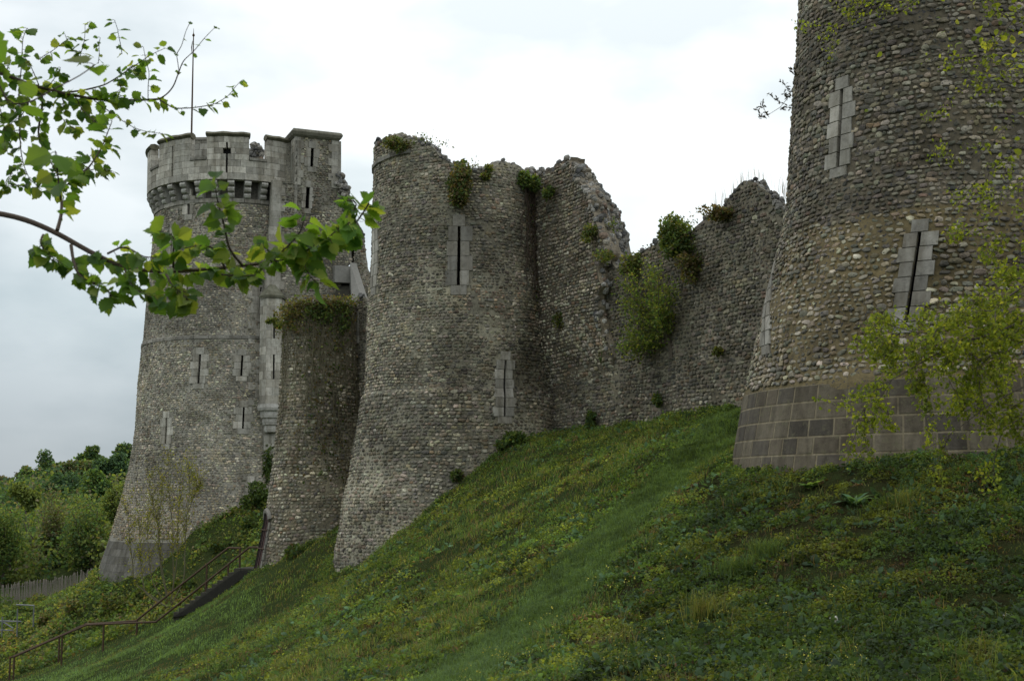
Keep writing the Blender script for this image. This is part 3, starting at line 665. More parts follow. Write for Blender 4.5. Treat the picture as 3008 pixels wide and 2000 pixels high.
# raised masonry behind the battlements
mb = MB(); P0 = at(193.5, 150, 69.2); P1 = at(207.5, 150, 69.2); BP = Plane(P0, P1); zt_ = at(200, 132.5, 69.2)[2]
block_rows(mb, BP, 0, BP.L, zpb+.3, zt_-.25, .4, .5, 0, -.9, .95); block_rows(mb, BP, -.03, BP.L+.05, zt_-.45, zt_-.3, .15, .9, .06, -.9, .8); mb.build('rear_merlon', M['ashlar'], kt)
mb = MB(); n = 320; q = at(253.5, 155, 69.)
zz = rng.uniform(zpb+.3, at(253, 143.5, 69.)[2], n); wd = np.interp(zz, [zpb, at(253, 150, 69.)[2], at(253, 143.5, 69.)[2]], [.5, .42, .12])
rocks(mb, np.stack([q[0]+.1+rng.uniform(-1, 1, n)*wd, q[1]+rng.uniform(-.3, .3, n), zz], 1), rng.uniform(.12, .2, n), .9); mb.build('rubble_stump', M['flint'], kt)
# latrine turret: three-sided dressed stone shaft on rolled corbels
Cc = at(294.6, 150, 62.)[:2]; wd = np.array([.914, .406]); WP = Plane(Cc-1.1*wd, Cc+6.5*wd); wn = WP.n[:2]
s_l, zb0 = WP.hit(271, 404); zb1 = WP.hit(271, 299)[1]
O = WP.A+wd*s_l; pts = [O-.62*wd, O-.42*wd+.6*wn, O+.36*wd+.6*wn, O+.72*wd-.1*wn]
mb = MB()
for a, c in zip(pts[:-1], pts[1:]):
    Q = Plane(a, c); hl = []
    if a is pts[1]:
        for (u, v0, v1) in ((272.5, 317, 335.5), (270.7, 357.5, 375)):
            x, z1_ = Q.hit(u, v0); z0_ = Q.hit(u, v1)[1]; x = Q.L*.52; hl.append((x-.045, x+.045, z0_, z1_))
    block_rows(mb, Q, 0, Q.L, zb0, zb1, .42, .62, 0, -.12, 1.4, None, hl, .006, .005)
    if hl:
        for q in hl: mb2 = MB(); 
lt = mb.build('latrine_turret', M['ashlar'], kt)
mb = MB(); pp = np.array([[p[0]*.93+O[0]*.07, p[1]*.93+O[1]*.07] for p in pts]); mb.grid(np.stack([np.c_[pp, np.full(4, z)] for z in (zb0, zb1)], 1)); x = mb.build('slit_recess', M['dark'], None); x.parent = lt; x.matrix_parent_inverse = kt.matrix_basis.inverted()
mb = MB(); big = np.array([O+(p-O)*1.12 for p in pts])
zr = [(zb1, 1.12), (zb1+.13, 1.16), (zb1+.18, 1.05), (zb1+1.0, .12)]
G = np.stack([np.c_[np.array([O+(p-O)*(f)-(0 if f > .5 else .25)*wn for p in pts]), np.full(4, z)] for z, f in zr], 1); mb.grid(G, (.15, .15, .11)); x = mb.build('turret_roof', M['ashlar'], None); x.parent = lt; x.matrix_parent_inverse = kt.matrix_basis.inverted()
mb = MB(); z = zb0; f = 1.1
rows = []
for i in range(4):
    h_ = .36
    rows += [(z, f), (z-h_*.5, f*1.04), (z-h_*.9, f*.98)]; z -= h_; f *= .8
    rows += [(z, f)]
G = np.stack([np.c_[np.array([O+(p-O)*f for p in pts]), np.full(4, z)] for z, f in rows], 1); mb.grid(G, ASH[0]*1.3); x = mb.build('rolled_corbel', M['ashlar'], None, False); x.parent = lt; x.matrix_parent_inverse = kt.matrix_basis.inverted()
# ---- ruined stair wing right of the keep
def wv(u, v): return WP.hit(u, v)
wg = empty('stair_wing', (*(WP.A+wd*3-1.*wn), -1.), 'ruined square stair wing with corniced turret and broken steps, right of the keep', 'castle wing')
zT0 = wv(300, 183)[1]; zT1 = wv(310, 131.5)[1]; sT0 = wv(294.6, 150)[0]; sT1 = sT0+2.38
e_ = np.array([wv(u, v)[::-1] for u, v in [(352, 330), (354, 303), (346, 299), (340.4, 291), (340, 275), (346, 268), (352, 262), (352, 243), (354.5, 225), (353, 209), (350, 196), (347, 184), (342, 175), (339, 167)]])
wsm = lambda z: np.interp(z, e_[:, 0], e_[:, 1])+(vn(z*3, z*0, 14)-.5)*.18
t_sl = Slit(WP, (311.6, 312.4), 148, 166.5, .16, .42, .42); w_sl = Slit(WP, (307, 308), 187, 208, .2, .34, .42)
wtop = lambda s: np.where(s < sT0-.02, wv(285, 181)[1], np.where(s < sT1, zT1-.3, wv(339, 167)[1]))+0*s
wmask = lambda s, z: ~t_sl.inside(s, z) & ~w_sl.inside(s, z) & ~((s < sT0+.34) & (z > zT0)) & ~((s > sT1-.4) & (z > zT0+.4)) & (s > .5)
mb0 = MB()
flat_wall('', '', '', WP, wtop, -4., .9, 0., 5.2, palette([28, 22, 12, 17, 12, 9, 4, 2, 5]), (.25, .24, .20), 71, mask=wmask, n=6, gain=1.05, fill=.86, parent=wg, rough_top=0, smaxf=lambda z: np.where(z > zT0+.45, sT1, wsm(z)), w=.19, h=.125, ds=.12, slits=(t_sl, w_sl))
x = t_sl.build(wg, .04, 1.0); w_sl.build(wg, .04, .95)
for e0, w0, w1 in ((0, .5, .34), (1, .55, .38)):
    mb = MB()
    for r, z in enumerate(np.arange(zT0-.1, zT1-.42, .4)):
        q_ = w0 if r % 2 else w1; block(mb, WP, sT1-q_ if e0 else sT0, sT1 if e0 else sT0+q_, z, z+.397, .05, -.1, ash(), .006)
    mb.build('quoin', M['ashlar'], wg)
mb = MB()
for r, z in enumerate(np.arange(wv(285, 243)[1], zT0-.1, .42)): block(mb, WP, -.05-(zT0-z)*.05, (.42 if r % 2 else .62), z, z+.418, .05, -.3, ash(1.05), .006)
for r, z in enumerate(np.arange(1., wv(285, 243)[1], .42)): block(mb, WP, -.35, (.42 if r % 2 else .62), z, z+.418, .05, -.3, ash(1.05), .006)
mb.build('quoin', M['ashlar'], wg)
mb = MB(); Pl = Plane(WP.A+wd*sT0-2.3*wn+.05*wn, WP.A+wd*sT0+.05*wn); block_rows(mb, Pl, 0, Pl.L, zT0-2., zT1-.35, .4, .6, .0, -.15, 1.)
Pr = Plane(WP.A+wd*sT1+.05*wn, WP.A+wd*sT1-2.3*wn); block_rows(mb, Pr, 0, Pr.L, zT0+.3, zT1-.35, .4, .6, .0, -.15, .9)
Pb = Plane(WP.A+wd*sT0-2.3*wn, WP.A+wd*sT1-2.3*wn); block_rows(mb, Pb, 0, Pb.L, zT0, zT1-.35, .4, .6, .1, -.1, .9); mb.build('turret_wall', M['ashlar'], wg)
mb = MB(); zc_ = zT1-.35
cor = [(zc_, 0.02), (zc_+.10, .13), (zc_+.25, .20), (zc_+.36, .15), (zc_+.42, .1), (zc_+.47, -.1), (zc_+.58, -1.1)]
cpts = [(sT0, .05), (sT1, .05), (sT1, -2.3), (sT0, -2.3), (sT0, .05)]; ctr = ((sT0+sT1)/2, -1.12)
G = []
for z, o in cor:
    G.append([[*(WP.A+wd*(s+np.sign(s-ctr[0])*o)+wn*(d+np.sign(d-ctr[1])*o)), z] for s, d in cpts])
G = np.array(G); mb.grid(G, (.17, .165, .13)); mb.build('cornice', M['ashlar'], wg)
# bulging ruin to the right of the turret and the free-standing strip of wall
a = 760; zz = rng.uniform(wv(345, 240)[1], wv(340, 170)[1], a); ss = wsm(zz)-np.minimum(np.abs(rng.normal(0, .3, a)), .7); mb = MB()
rocks(mb, WP.surf(ss, zz, rng.uniform(-.8, .12, a))[0], rng.uniform(.08, .17, a), .85); mb.build('broken_edge', M['flint'], wg)
PP = Plane(at(350, 250, 63.4), at(376, 250, 63.9))
pe = np.array([PP.hit(u, v)[::-1] for u, v in [(375, 310), (371, 277), (366, 257), (364.5, 237), (360, 226), (357, 221)]])
flat_wall('', '', '', PP, jag(topf(PP, [(350, 226), (355, 224), (357, 221), (361, 226), (366, 240)]), 1.5, .1), 0., .8, PP.hit(354.2, 250)[0], PP.hit(375, 300)[0], palette([28, 20, 14, 16, 12, 8, 6, 3, 3]), (.28, .27, .23), 77, n=6, parent=wg, part='wall_strip', rough_top=40, smaxf=lambda z: np.interp(z, pe[:, 0], pe[:, 1])+(vn(z*3, z*0, 15)-.5)*.15, ds=.1)
q0 = at(332.5, 266, 62.9); q1 = at(349.5, 266, 63.3); L_ = np.linalg.norm((q1-q0)[:2]); dx = (q1-q0)/L_; dx[2] = 0
mb = MB(); zz0 = at(340, 283, 63.)[2]; mb.box([*(q0+q1)[:2]/2, (q0[2]+zz0)/2], np.array([dx, [-dx[1], dx[0], 0], [0, 0, 1]]), (L_, .8, q0[2]-zz0)); mb.build('lintel', M['concrete'], wg)
mb = MB()
r0 = at(350, 262, 63.2); r1 = at(362, 300, 60.8); r2 = at(352, 304, 60.8); r3 = at(349.5, 284, 63.2)
for o in (0, .3): pass
V = np.array([r0, r1, r2, r3]); V = np.r_[V, V+np.array([.3, .25, 0])]
mb.add(V, (1, 1, 1), q=[[0, 1, 2, 3], [7, 6, 5, 4], [0, 4, 5, 1], [1, 5, 6, 2], [2, 6, 7, 3], [3, 7, 4, 0]]); mb.build('stair_side', M['concrete'], wg)
mb = MB(); s0_ = at(339.5, 283, 63.4); s1_ = at(354, 303, 61.2); n = 7
for i in range(n):
    f = i/(n-1); c = s0_+(s1_-s0_)*f; mb.box(c+np.array([.2, .2, -.15]), np.eye(3), (1.3, .5, .34))
mb.build('stair', M['step'], wg)
mb = MB(); mb.box(at(348, 226, 63.), np.array([[.85, .2, .45], [-.2, .95, 0], [-.45, 0, .9]]), (.9, .5, .22)); mb.build('slab', M['concrete'], wg)
# flagpole
fb = at(191.2, 150, 67.5); ft = at(197.6, 36.5, 67.5); fp = empty('flagpole', (fb[0], fb[1], zpb+.3), 'thin rusty flagpole standing on top of the keep', 'flagpole')
mb = MB(); mb.tube([[fb[0], fb[1], zpb+.3], [fb[0], fb[1], fb[2]+2.5], [fb[0], fb[1], ft[2]]], [.06, .05, .03], 8); mb.build('pole', M['rust'], fp)
mb = MB(); zz = ft[2]+np.array([0, .05, .12, .2, .5]); mb.tube(np.c_[np.full(5, fb[0]), np.full(5, fb[1]), zz], [.03, .075, .07, .02, .008], 8); mb.build('finial', M['rust'], fp)
mb = MB(); mb.tube([[fb[0]-.05, fb[1], ft[2]-.25], [fb[0]-.1, fb[1], ft[2]-.65], [fb[0]-.08, fb[1], ft[2]-1.0]], [.012, .03, .012], 5); mb.build('halyard', M['rust'], fp)
# ================================================================== steps and handrails below the ivy tower
rails = [('farther rusty handrail of the steps up to the doorway', [(10, 657, 54.6), (60, 634.8, 53.8), (85.5, 623.4, 53.3), (136, 620, 52.2), (179, 585.6, 51.4), (228.5, 547, 50.6), (241, 547.5, 50.3)], [10.2, 59.5, 137, 207, 240]),
         ('nearer rusty handrail of the steps, ending against the doorway', [(14, 656, 53.4), (62.3, 634.6, 52.6), (87, 624, 52.1), (156, 621, 50.9), (201, 585.6, 50.2), (249.4, 546.6, 49.4), (264, 546.6, 49.)], [14.2, 62.2, 104, 206, 228.5])]
for lab, pl, posts in rails:
    P = np.array([at(*p) for p in pl]); r = empty('handrail', P[3]-np.array([0, 0, 1]), lab, 'handrail', 'handrails of the hillside steps')
    us = np.array([p[0] for p in pl]); mb = MB(); 
    for a, c in zip(P[:-1], P[1:]): mb.tube([a, c], .042, 8)
    for a in P[1:-1]: mb.tube([a-[.03, 0, 0], a+[.03, 0, 0]], .043, 8)
    mb.build('rail', M['rust'], r)
    for u in posts:
        q = np.array([np.interp(u, us, P[:, k]) for k in range(3)]); g = float(gz(q[0], q[1]))
        mb = MB(); mb.tube([q, [q[0], q[1], min(g-.2, q[2]-.85)]], .04, 8); mb.build('post', M['rust'], r)
A0 = at(174, 615, 50.3); A1 = at(240, 567.5, 49.2); n = 12
st = empty('hillside_steps', A0, 'mossy flight of steps with shade painted dark on its side, rising to the doorway of the ivy tower', 'steps')
dv = (A1-A0); hd = np.array([dv[0], dv[1], 0]); hl = np.linalg.norm(hd); hd /= hl; sd = np.array([-hd[1], hd[0], 0])
mb = MB()
for i in range(n):
    f = (i+.5)/n; c = A0+dv*f; c[2] = A0[2]+dv[2]*(i+1)/n-.45; c[2] += .27; mb.box(c+sd*.55, np.array([hd, sd, [0, 0, 1]]), (hl/n*1.15, 1.12, .34))
c = A1+hd*.55; c[2] = A1[2]-.4; mb.box(c+sd*.55, np.array([hd, sd, [0, 0, 1]]), (1.15, 1.05, .8)); mb.build('step_flight', M['step'], st)
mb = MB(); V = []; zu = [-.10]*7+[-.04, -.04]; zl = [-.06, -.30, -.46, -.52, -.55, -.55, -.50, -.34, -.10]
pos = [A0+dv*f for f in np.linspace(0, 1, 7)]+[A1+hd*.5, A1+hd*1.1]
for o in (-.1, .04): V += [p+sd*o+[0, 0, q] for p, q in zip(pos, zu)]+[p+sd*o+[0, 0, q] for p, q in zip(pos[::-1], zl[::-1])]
mb.add(np.array(V), None, e=[list(range(18)), list(range(18, 36))[::-1]], q=[[i, (i+1) % 18, 18+(i+1) % 18, 18+i] for i in range(18)]); mb.build('side_wall', M['flank_shade'], st)  # flank of the flight, its shadow put into the colour
#VEG
# ================================================================== VEGETATION
def nrm(v): return v/(np.linalg.norm(v, axis=-1, keepdims=True)+1e-9)
G_ = np.array([(.090, .140, .038), (.130, .152, .044), (.054, .088, .028), (.135, .108, .056), (.064, .116, .050), (.160, .165, .056)])
def tints(N, w, var=.3, pal=G_):
    w = np.array(w, float); return pal[rng.choice(len(pal), N, p=w/w.sum())]*rng.uniform(1-var, 1+var, (N, 1))
def blades(mb, P, h, w, tint, bend=.5):
    N = len(P); az = rng.uniform(0, 2*PI, N); d = np.stack([np.cos(az), np.sin(az), 0*az], 1); s = np.stack([-np.sin(az), np.cos(az), 0*az], 1)
    b = rng.uniform(.1, 1., N)*bend; up = np.array([0, 0, 1.])
    m = P+up*(h*.55)[:, None]+d*(h*b*.25)[:, None]; tp = P+up*(h*(1-.35*b))[:, None]+d*(h*b*.9)[:, None]
    V = np.stack([P-s*w[:, None]/2, P+s*w[:, None]/2, m+s*w[:, None]*.4, m-s*w[:, None]*.4, tp], 1)
    k = np.arange(N)[:, None]*5; mb.add(V.reshape(-1, 3), np.repeat(tint, 5, 0), q=k+np.array([[0, 1, 2, 3]]), t=k+np.array([[3, 2, 4]]))
def leaves(mb, P, d, n, L, asp, tint, fold=.25, curl=.2):
    """simple ovate leaves: base P, direction d, face normal n"""
    d = nrm(d); s = nrm(np.cross(n, d)); n = np.cross(d, s); N = len(P); L = np.broadcast_to(L, (N,))[:, None]; W = L*np.broadcast_to(asp, (N,))[:, None]/2
    f = W*fold; c = L*curl
    V = np.stack([P, P+d*L*.28+s*W*.85+n*f, P+d*L*.28-s*W*.85+n*f, P+d*L*.66+s*W*.8+n*(f-c*.4), P+d*L*.66-s*W*.8+n*(f-c*.4), P+d*L-n*c], 1)
    k = np.arange(N)[:, None]*6
    mb.add(V.reshape(-1, 3), np.repeat(tint, 6, 0), t=np.concatenate([k+np.array([[0, 1, 2]]), k+np.array([[3, 5, 4]])]), q=k+np.array([[1, 3, 4, 2]]))
def rnd_dir(N, up=0., sp=1.):
    v = rng.normal(0, 1, (N, 3))*sp; v[:, 2] += up; return nrm(v)
def clump(mb, c, r, N, L, w, asp=.7, var=.3, shell=.5, pal=G_, up=.6, flatten=.0):
    """a lump of foliage: leaves spread through an uneven ellipsoid"""
    c = np.asarray(c, float); r = np.broadcast_to(np.asarray(r, float), (3,)); q = nrm(rng.normal(0, 1, (N, 3)))
    f = rng.uniform(shell**3, 1, N)**(1/3)*(.72+.55*vn(q[:, 0]*2.6+c[0]*3.1, q[:, 1]*2.6+q[:, 2]*2.1+c[1]*1.7, 12))
    P = c+q*f[:, None]*r
    leaves(mb, P, rnd_dir(N)+q*.6, rnd_dir(N, up)+q*.5, L*rng.uniform(.6, 1.35, N), asp, tints(N, w, var, pal))
# ---- the grassy bank
pathw = np.array([ghit(u, v) for u, v in [(733, 412), (716, 440), (690, 462), (655, 490), (622, 522), (596, 552), (570, 585), (535, 618), (495, 650), (452, 678)]])[:, :2]
pathw = np.r_[pathw, pathw[-1:]+(pathw[-1:]-pathw[-2:-1])*3]
def path_d(x, y):
    """signed distance to the trodden strip (positive = the shrubby side under the right tower)"""
    best = np.full(x.shape, 1e9); sg = np.ones(x.shape)
    for a, b in zip(pathw[:-1], pathw[1:]):
        d = b-a; L = d@d; t = np.clip(((x-a[0])*d[0]+(y-a[1])*d[1])/L, 0, 1); px = a[0]+t*d[0]-x; py = a[1]+t*d[1]-y; r = np.hypot(px, py)
        c = d[0]*(y-a[1])-d[1]*(x-a[0]); m = r < best; best = np.where(m, r, best); sg = np.where(m, np.sign(c), sg)
    return best*sg
def free(x, y):
    ok = np.ones(x.shape, bool)
    for T in (RT, MT, IT, KT):
        R = T.R(gz(x, y)); ok &= np.hypot(x-T.ax[0], y-T.ax[1]) > R+.02
    ok &= ((x-CW.A[0])*CW.n[0]+(y-CW.A[1])*CW.n[1] > .02) | (y > 50) | (x < .7)
    dd = (A1-A0)[:2]; L = dd@dd; t = ((x-A0[0])*dd[0]+(y-A0[1])*dd[1])/L; c = ((x-A0[0])*-dd[1]+(y-A0[1])*dd[0])/math.sqrt(L)
    return ok & ~((t > -.05) & (t < 1.35) & (c > .0) & (c < 1.15))
def scatter(N, r0, r1, k=0.):
    r = np.exp(rng.uniform(math.log(r0), math.log(r1), N)); a = rng.uniform(-.50, .60, N)
    x = r*np.sin(a); y = r*np.cos(a); ok = free(x, y) & (x > GX0+1) & (y < GY1-1); return x[ok], y[ok], r[ok]
_c = path_d(np.array([3.]), np.array([13.]))[0]
SGN = 1 if _c > 0 else -1
pg = path_d(XX.ravel(), YY.ravel()).reshape(XX.shape)*SGN   # where turf, where bare soil under the plants
turf = np.maximum(np.exp(-(pg/1.0)**4), np.where(pg < 0, .55, .06)); turf = np.maximum(turf, np.clip((-XX-7)/3, 0, .9)*(YY < 54))
turf = np.clip(turf*(.75+.5*vn(XX*1.3, YY*1.3, 88)), 0, 1)
mb = MB(); mb.grid(np.stack([XX, YY, ZG], -1), np.stack([turf]*3, -1)); tag(mb.build('ground', M['ground'], None, True), kind='structure')
grass = MB(); N = 225000
x, y, r = scatter(N, 10.2, 84); pd = path_d(x, y)*SGN
n1_ = fbm(x*.9, y*.9, 51); n2_ = fbm(x*.33, y*.33, 52); n3_ = vn(x*2.7, y*2.7, 53)
onp = np.exp(-((pd+.3*vn(x*.6, y*.6, 8))/.85)**4)
keep = ((x < -8.5) & (y > 40)) | (rng.uniform(0, 1, len(x)) < np.clip(.62+1.2*(n1_-.3), .35, 1)+onp) & ((pd < 1.2) | (rng.uniform(0, 1, len(x)) < .22))
x, y, r, pd, n1_, n2_, n3_, onp = [q[keep] for q in (x, y, r, pd, n1_, n2_, n3_, onp)]
h0 = (.06+.22*np.clip(n1_-.25, 0, 1)+.12*n3_**2)*np.where(pd > 1.2, np.where(n3_ > .8, 1.7, .7), 1.)*np.where((x < -8.5) & (y > 41), .8, 1.)*(1-.5*onp); low = np.clip((-y*.0-x-6)/10, 0, 1)
k = 4; N = len(x); X_ = np.repeat(x, k)+rng.normal(0, .05, N*k)*np.repeat(np.clip(r/16, .8, 2.4), k); Y_ = np.repeat(y, k)+rng.normal(0, .05, N*k)*np.repeat(np.clip(r/16, .8, 2.4), k)
wtab = np.array([[30, 10, 34, 14, 12, 2], [16, 6, 22, 42, 6, 8], [46, 10, 22, 2, 22, 6], [22, 30, 18, 18, 4, 8]], float); wtab /= wtab.sum(1, keepdims=True)
z_ = np.where(onp > .4, 2, np.where(n2_+.25*(n3_-.5) > .60, 3, np.where(n1_ < .42, 1, 0)))
z_ = np.where(pd > 1.6, np.where(n3_ > .8, 3, 1), z_)
z_ = np.where((x < -8.5) & (y < 52) & (n2_ < .62) & (n1_ > .38), 2, z_)
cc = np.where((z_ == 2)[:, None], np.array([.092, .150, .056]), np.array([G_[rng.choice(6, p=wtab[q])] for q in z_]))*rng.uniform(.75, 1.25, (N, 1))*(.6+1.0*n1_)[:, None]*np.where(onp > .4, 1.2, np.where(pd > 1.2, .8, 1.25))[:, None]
_s = rng.uniform(0, len(pathw)-1.01, 42000); _i = _s.astype(int); _q = pathw[_i]+(pathw[_i+1]-pathw[_i])*(_s-_i)[:, None]+rng.normal(0, .42, (42000, 2)); _q = _q[free(_q[:, 0], _q[:, 1])]; _n = len(_q); _r = np.hypot(_q[:, 0], _q[:, 1])
_d = np.array([.092, .150, .056])*rng.uniform(.7, 1.35, (_n, 1))*np.where(vn(_q[:, 0]*1.5, _q[:, 1]*1.5, 99) > .7, .8, 1.1)[:, None]
blades(grass, np.c_[_q, gz(_q[:, 0], _q[:, 1])-.02], rng.uniform(.08, .22, _n), np.clip(_r*.0006, .008, .03), _d, 1.8)
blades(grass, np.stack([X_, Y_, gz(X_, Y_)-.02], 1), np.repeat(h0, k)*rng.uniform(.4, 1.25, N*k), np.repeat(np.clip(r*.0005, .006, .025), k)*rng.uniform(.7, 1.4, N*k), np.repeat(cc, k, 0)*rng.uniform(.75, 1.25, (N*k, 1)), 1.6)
tag(grass.build('grass', M['grass']), 'rough green grass covering the castle bank', 'grass', kind='stuff')
# leafy weeds: many small plants of several kinds, with bare soil between
weeds = MB()
SPG = 1.32
SP = [  # leaf colour, leaf length, aspect, leaves, spread, height factor
 ((.050, .095, .018), .040, .75, 90, 1.0, .8), ((.026, .055, .014), .045, .85, 80, 1.1, .55), ((.045, .10, .035), .020, .40, 170, .9, 1.0), ((.095, .125, .022), .042, .65, 70, .9, .8), ((.085, .062, .030), .045, .5, 60, 1.0, .4), ((.040, .085, .036), .10, .55, 30, 1.2, .6), ((.070, .11, .018), .030, .7, 110, .8, .9)]
def plants(x, y, r, kinds, Rb, bright, lod):
    for i, (c, L, asp, k, spread, hf) in enumerate(SP):
        m = kinds == i; n = m.sum()
        if not n: continue
        k = max(8, int(k*lod)); L = L*lod**-.42
        Rr = np.repeat(Rb[m]*spread, k); q = nrm(rng.normal(0, 1, (n*k, 3))); q[:, 2] = np.abs(q[:, 2]); f = rng.uniform(.25, 1, n*k)**.5
        X_ = np.repeat(x[m], k)+q[:, 0]*f*Rr; Y_ = np.repeat(y[m], k)+q[:, 1]*f*Rr; Z_ = gz(X_, Y_)-.01+q[:, 2]*f*Rr*hf*1.1
        col = (np.array(c)*SPG+np.array([.012, .006, .010]))*rng.uniform(.75, 1.3, (n, 1))*bright[m][:, None]; col = np.repeat(col, k, 0)*rng.uniform(.65, 1.35, (n*k, 1))
        d = q*np.array([1, 1, .35])+rng.normal(0, .5, (n*k, 3)); leaves(weeds, np.stack([X_, Y_, Z_], 1), d, q*.5+rnd_dir(n*k, 1.1), L*rng.uniform(.55, 1.4, n*k), asp, col)
x, y, r = scatter(50000, 10.2, 27); pd = path_d(x, y)*SGN; n1_ = fbm(x*.75, y*.75, 61); n2_ = fbm(x*.4, y*.4, 62); n3_ = fbm(x*1.1+7, y*1.1, 63)
kk = (pd > .75) & (rng.uniform(0, 1, len(x)) < np.clip((n1_-.30)*3.6, .14, .9)*.50); x, y, r, pd, n1_, n2_, n3_ = [q[kk] for q in (x, y, r, pd, n1_, n2_, n3_)]
kinds = np.where(n3_ < .43, 1, np.where(n3_ < .55, 0, np.where(n3_ < .60, 6, 3))); u_ = rng.random(len(x)); kinds = np.where(u_ < .10, 2, np.where(u_ < .21, 4, np.where(u_ < .31, 5, np.where(u_ < .38, rng.integers(0, 7, len(x)), kinds))))
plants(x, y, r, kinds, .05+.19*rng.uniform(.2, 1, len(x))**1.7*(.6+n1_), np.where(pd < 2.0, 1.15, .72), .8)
x, y, r = scatter(40000, 12, 58); pd = path_d(x, y)*SGN; n1_ = fbm(x*.6, y*.6, 161); n3_ = fbm(x*.9+7, y*.9, 163)
kk = (pd < -.7) & ~((x < -7) & (y > 36)) & (rng.uniform(0, 1, len(x)) < np.clip((n1_-.34)*4., .06, .9)*.8); x, y, r, pd, n1_, n3_ = [q[kk] for q in (x, y, r, pd, n1_, n3_)]
kinds = np.where(n3_ < .42, 0, np.where(n3_ < .53, 6, 3)); u_ = rng.random(len(x)); kinds = np.where(u_ < .13, 4, np.where(u_ < .21, 2, np.where(u_ < .33, 1, np.where(u_ < .40, 5, kinds))))
plants(x, y, r, kinds, (.06+.20*rng.uniform(.2, 1, len(x))**1.7)*np.clip(r/22, .9, 1.5), .9+.6*vn(x*.5, y*.5, 164), .38)
# taller weeds and grass along the feet of the walls
for T, lo, hi, n in ((RT, -1.7, .6, 560), (MT, -1.7, 1.5, 520), (IT, -1.6, 1., 240), (KT, -1.5, .8, 420)):
    a = rng.uniform(lo, hi, n); zq = np.full(n, 0.)
    for _ in range(6): P = T.xyz(a, zq, T.R(zq)+.12); zq = gz(P[:, 0], P[:, 1])
    o = rng.uniform(.0, .35, n); P = T.xyz(a, zq, T.R(zq)+o); kk = rng.random(n) < np.clip((vn(a*6, a*0, 5)-.2)*1.6, .1, 1)
    plants(P[kk, 0], P[kk, 1], 0, rng.choice([0, 1, 3, 6, 2], kk.sum()), rng.uniform(.10, .26, kk.sum())*np.clip(T.D/38, .8, 1.7), np.full(kk.sum(), 1.2), np.clip(26/T.D, .3, 1))
q_ = A0+(A1-A0)*rng.uniform(-.05, 1.25, 150)[:, None]-sd*rng.uniform(.12, .6, 150)[:, None]; plants(q_[:, 0], q_[:, 1], 0, rng.choice([0, 3, 6, 2], 150), rng.uniform(.08, .24, 150), np.full(150, 1.2), .35)
a = rng.uniform(.2, 11, 520); P = CW.surf(a, 0*a, rng.uniform(.03, .4, 520))[0]; plants(P[:, 0], P[:, 1], 0, rng.choice([0, 1, 3, 6, 2], 520), rng.uniform(.08, .32, 520), np.full(520, 1.25), .5)
x, y, r = scatter(60000, 40, 84); kk = (x < -5) & (y > 51.0+(-11.4-x)*.385); x, y, r = x[kk], y[kk], r[kk]; n1_ = fbm(x*.5, y*.5, 65); n2_ = fbm(x*.2, y*.2, 66); kk = rng.uniform(0, 1, len(x)) < np.where((x < -9) & (y < 52), .12, np.clip((n1_-.34)*5, .1, 1)); x, y, r, n1_, n2_ = [q[kk] for q in (x, y, r, n1_, n2_)]
k = 7; N = len(x); a = rng.uniform(0, 2*PI, N*k); hh = rng.uniform(.02, .5, N*k)*np.repeat(np.clip((n1_-.2)*1.8, .15, 1), k); X_ = np.repeat(x, k)+rng.normal(0, .16, N*k); Y_ = np.repeat(y, k)+rng.normal(0, .16, N*k)
col = np.where((n2_ > .53)[:, None], tints(N, [30, 34, 6, 14, 6, 12], .3)*1.35, tints(N, [50, 16, 16, 4, 10, 4], .3)*1.35)
leaves(weeds, np.stack([X_, Y_, gz(X_, Y_)+hh], 1), rnd_dir(N*k), rnd_dir(N*k, 1.2), .15*rng.uniform(.6, 1.4, N*k), rng.uniform(.5, .9, N*k), np.repeat(col, k, 0)*rng.uniform(.75, 1.3, (N*k, 1)))
tag(weeds.build('ground_cover', M['leaf']), 'low dark leafy weeds over the bank below the nearest tower', 'ground cover', kind='stuff')
# yellow flowers in drifts
fl = MB(); x, y, r = scatter(9000, 11, 40); pd = path_d(x, y)*SGN; n1_ = fbm(x*.55, y*.55, 71); n2_ = vn(x*1.9, y*1.9, 72)
keep = ((n1_ > .61) & (n2_ > .66) & (pd > .5) & (pd < 5)) | ((n1_ > .68) & (n2_ > .75) & (pd < -.5)); x, y, r = x[keep], y[keep], r[keep]; N = len(x)
P = np.stack([x, y, gz(x, y)+rng.uniform(.16, .38, N)], 1); k = 4; P = np.repeat(P, k, 0)+rng.normal(0, .016, (N*k, 3))
leaves(fl, P, rnd_dir(N*k, .3), rnd_dir(N*k, 1), np.repeat(r*.0011, k)*rng.uniform(.7, 1.3, N*k), .9, np.ones((N*k, 3))*rng.uniform(.8, 1.1, (N*k, 1)))
tag(fl.build('wildflowers', M['bloom']), 'small yellow wildflowers sprinkled among the weeds of the bank', 'wildflowers', kind='stuff')
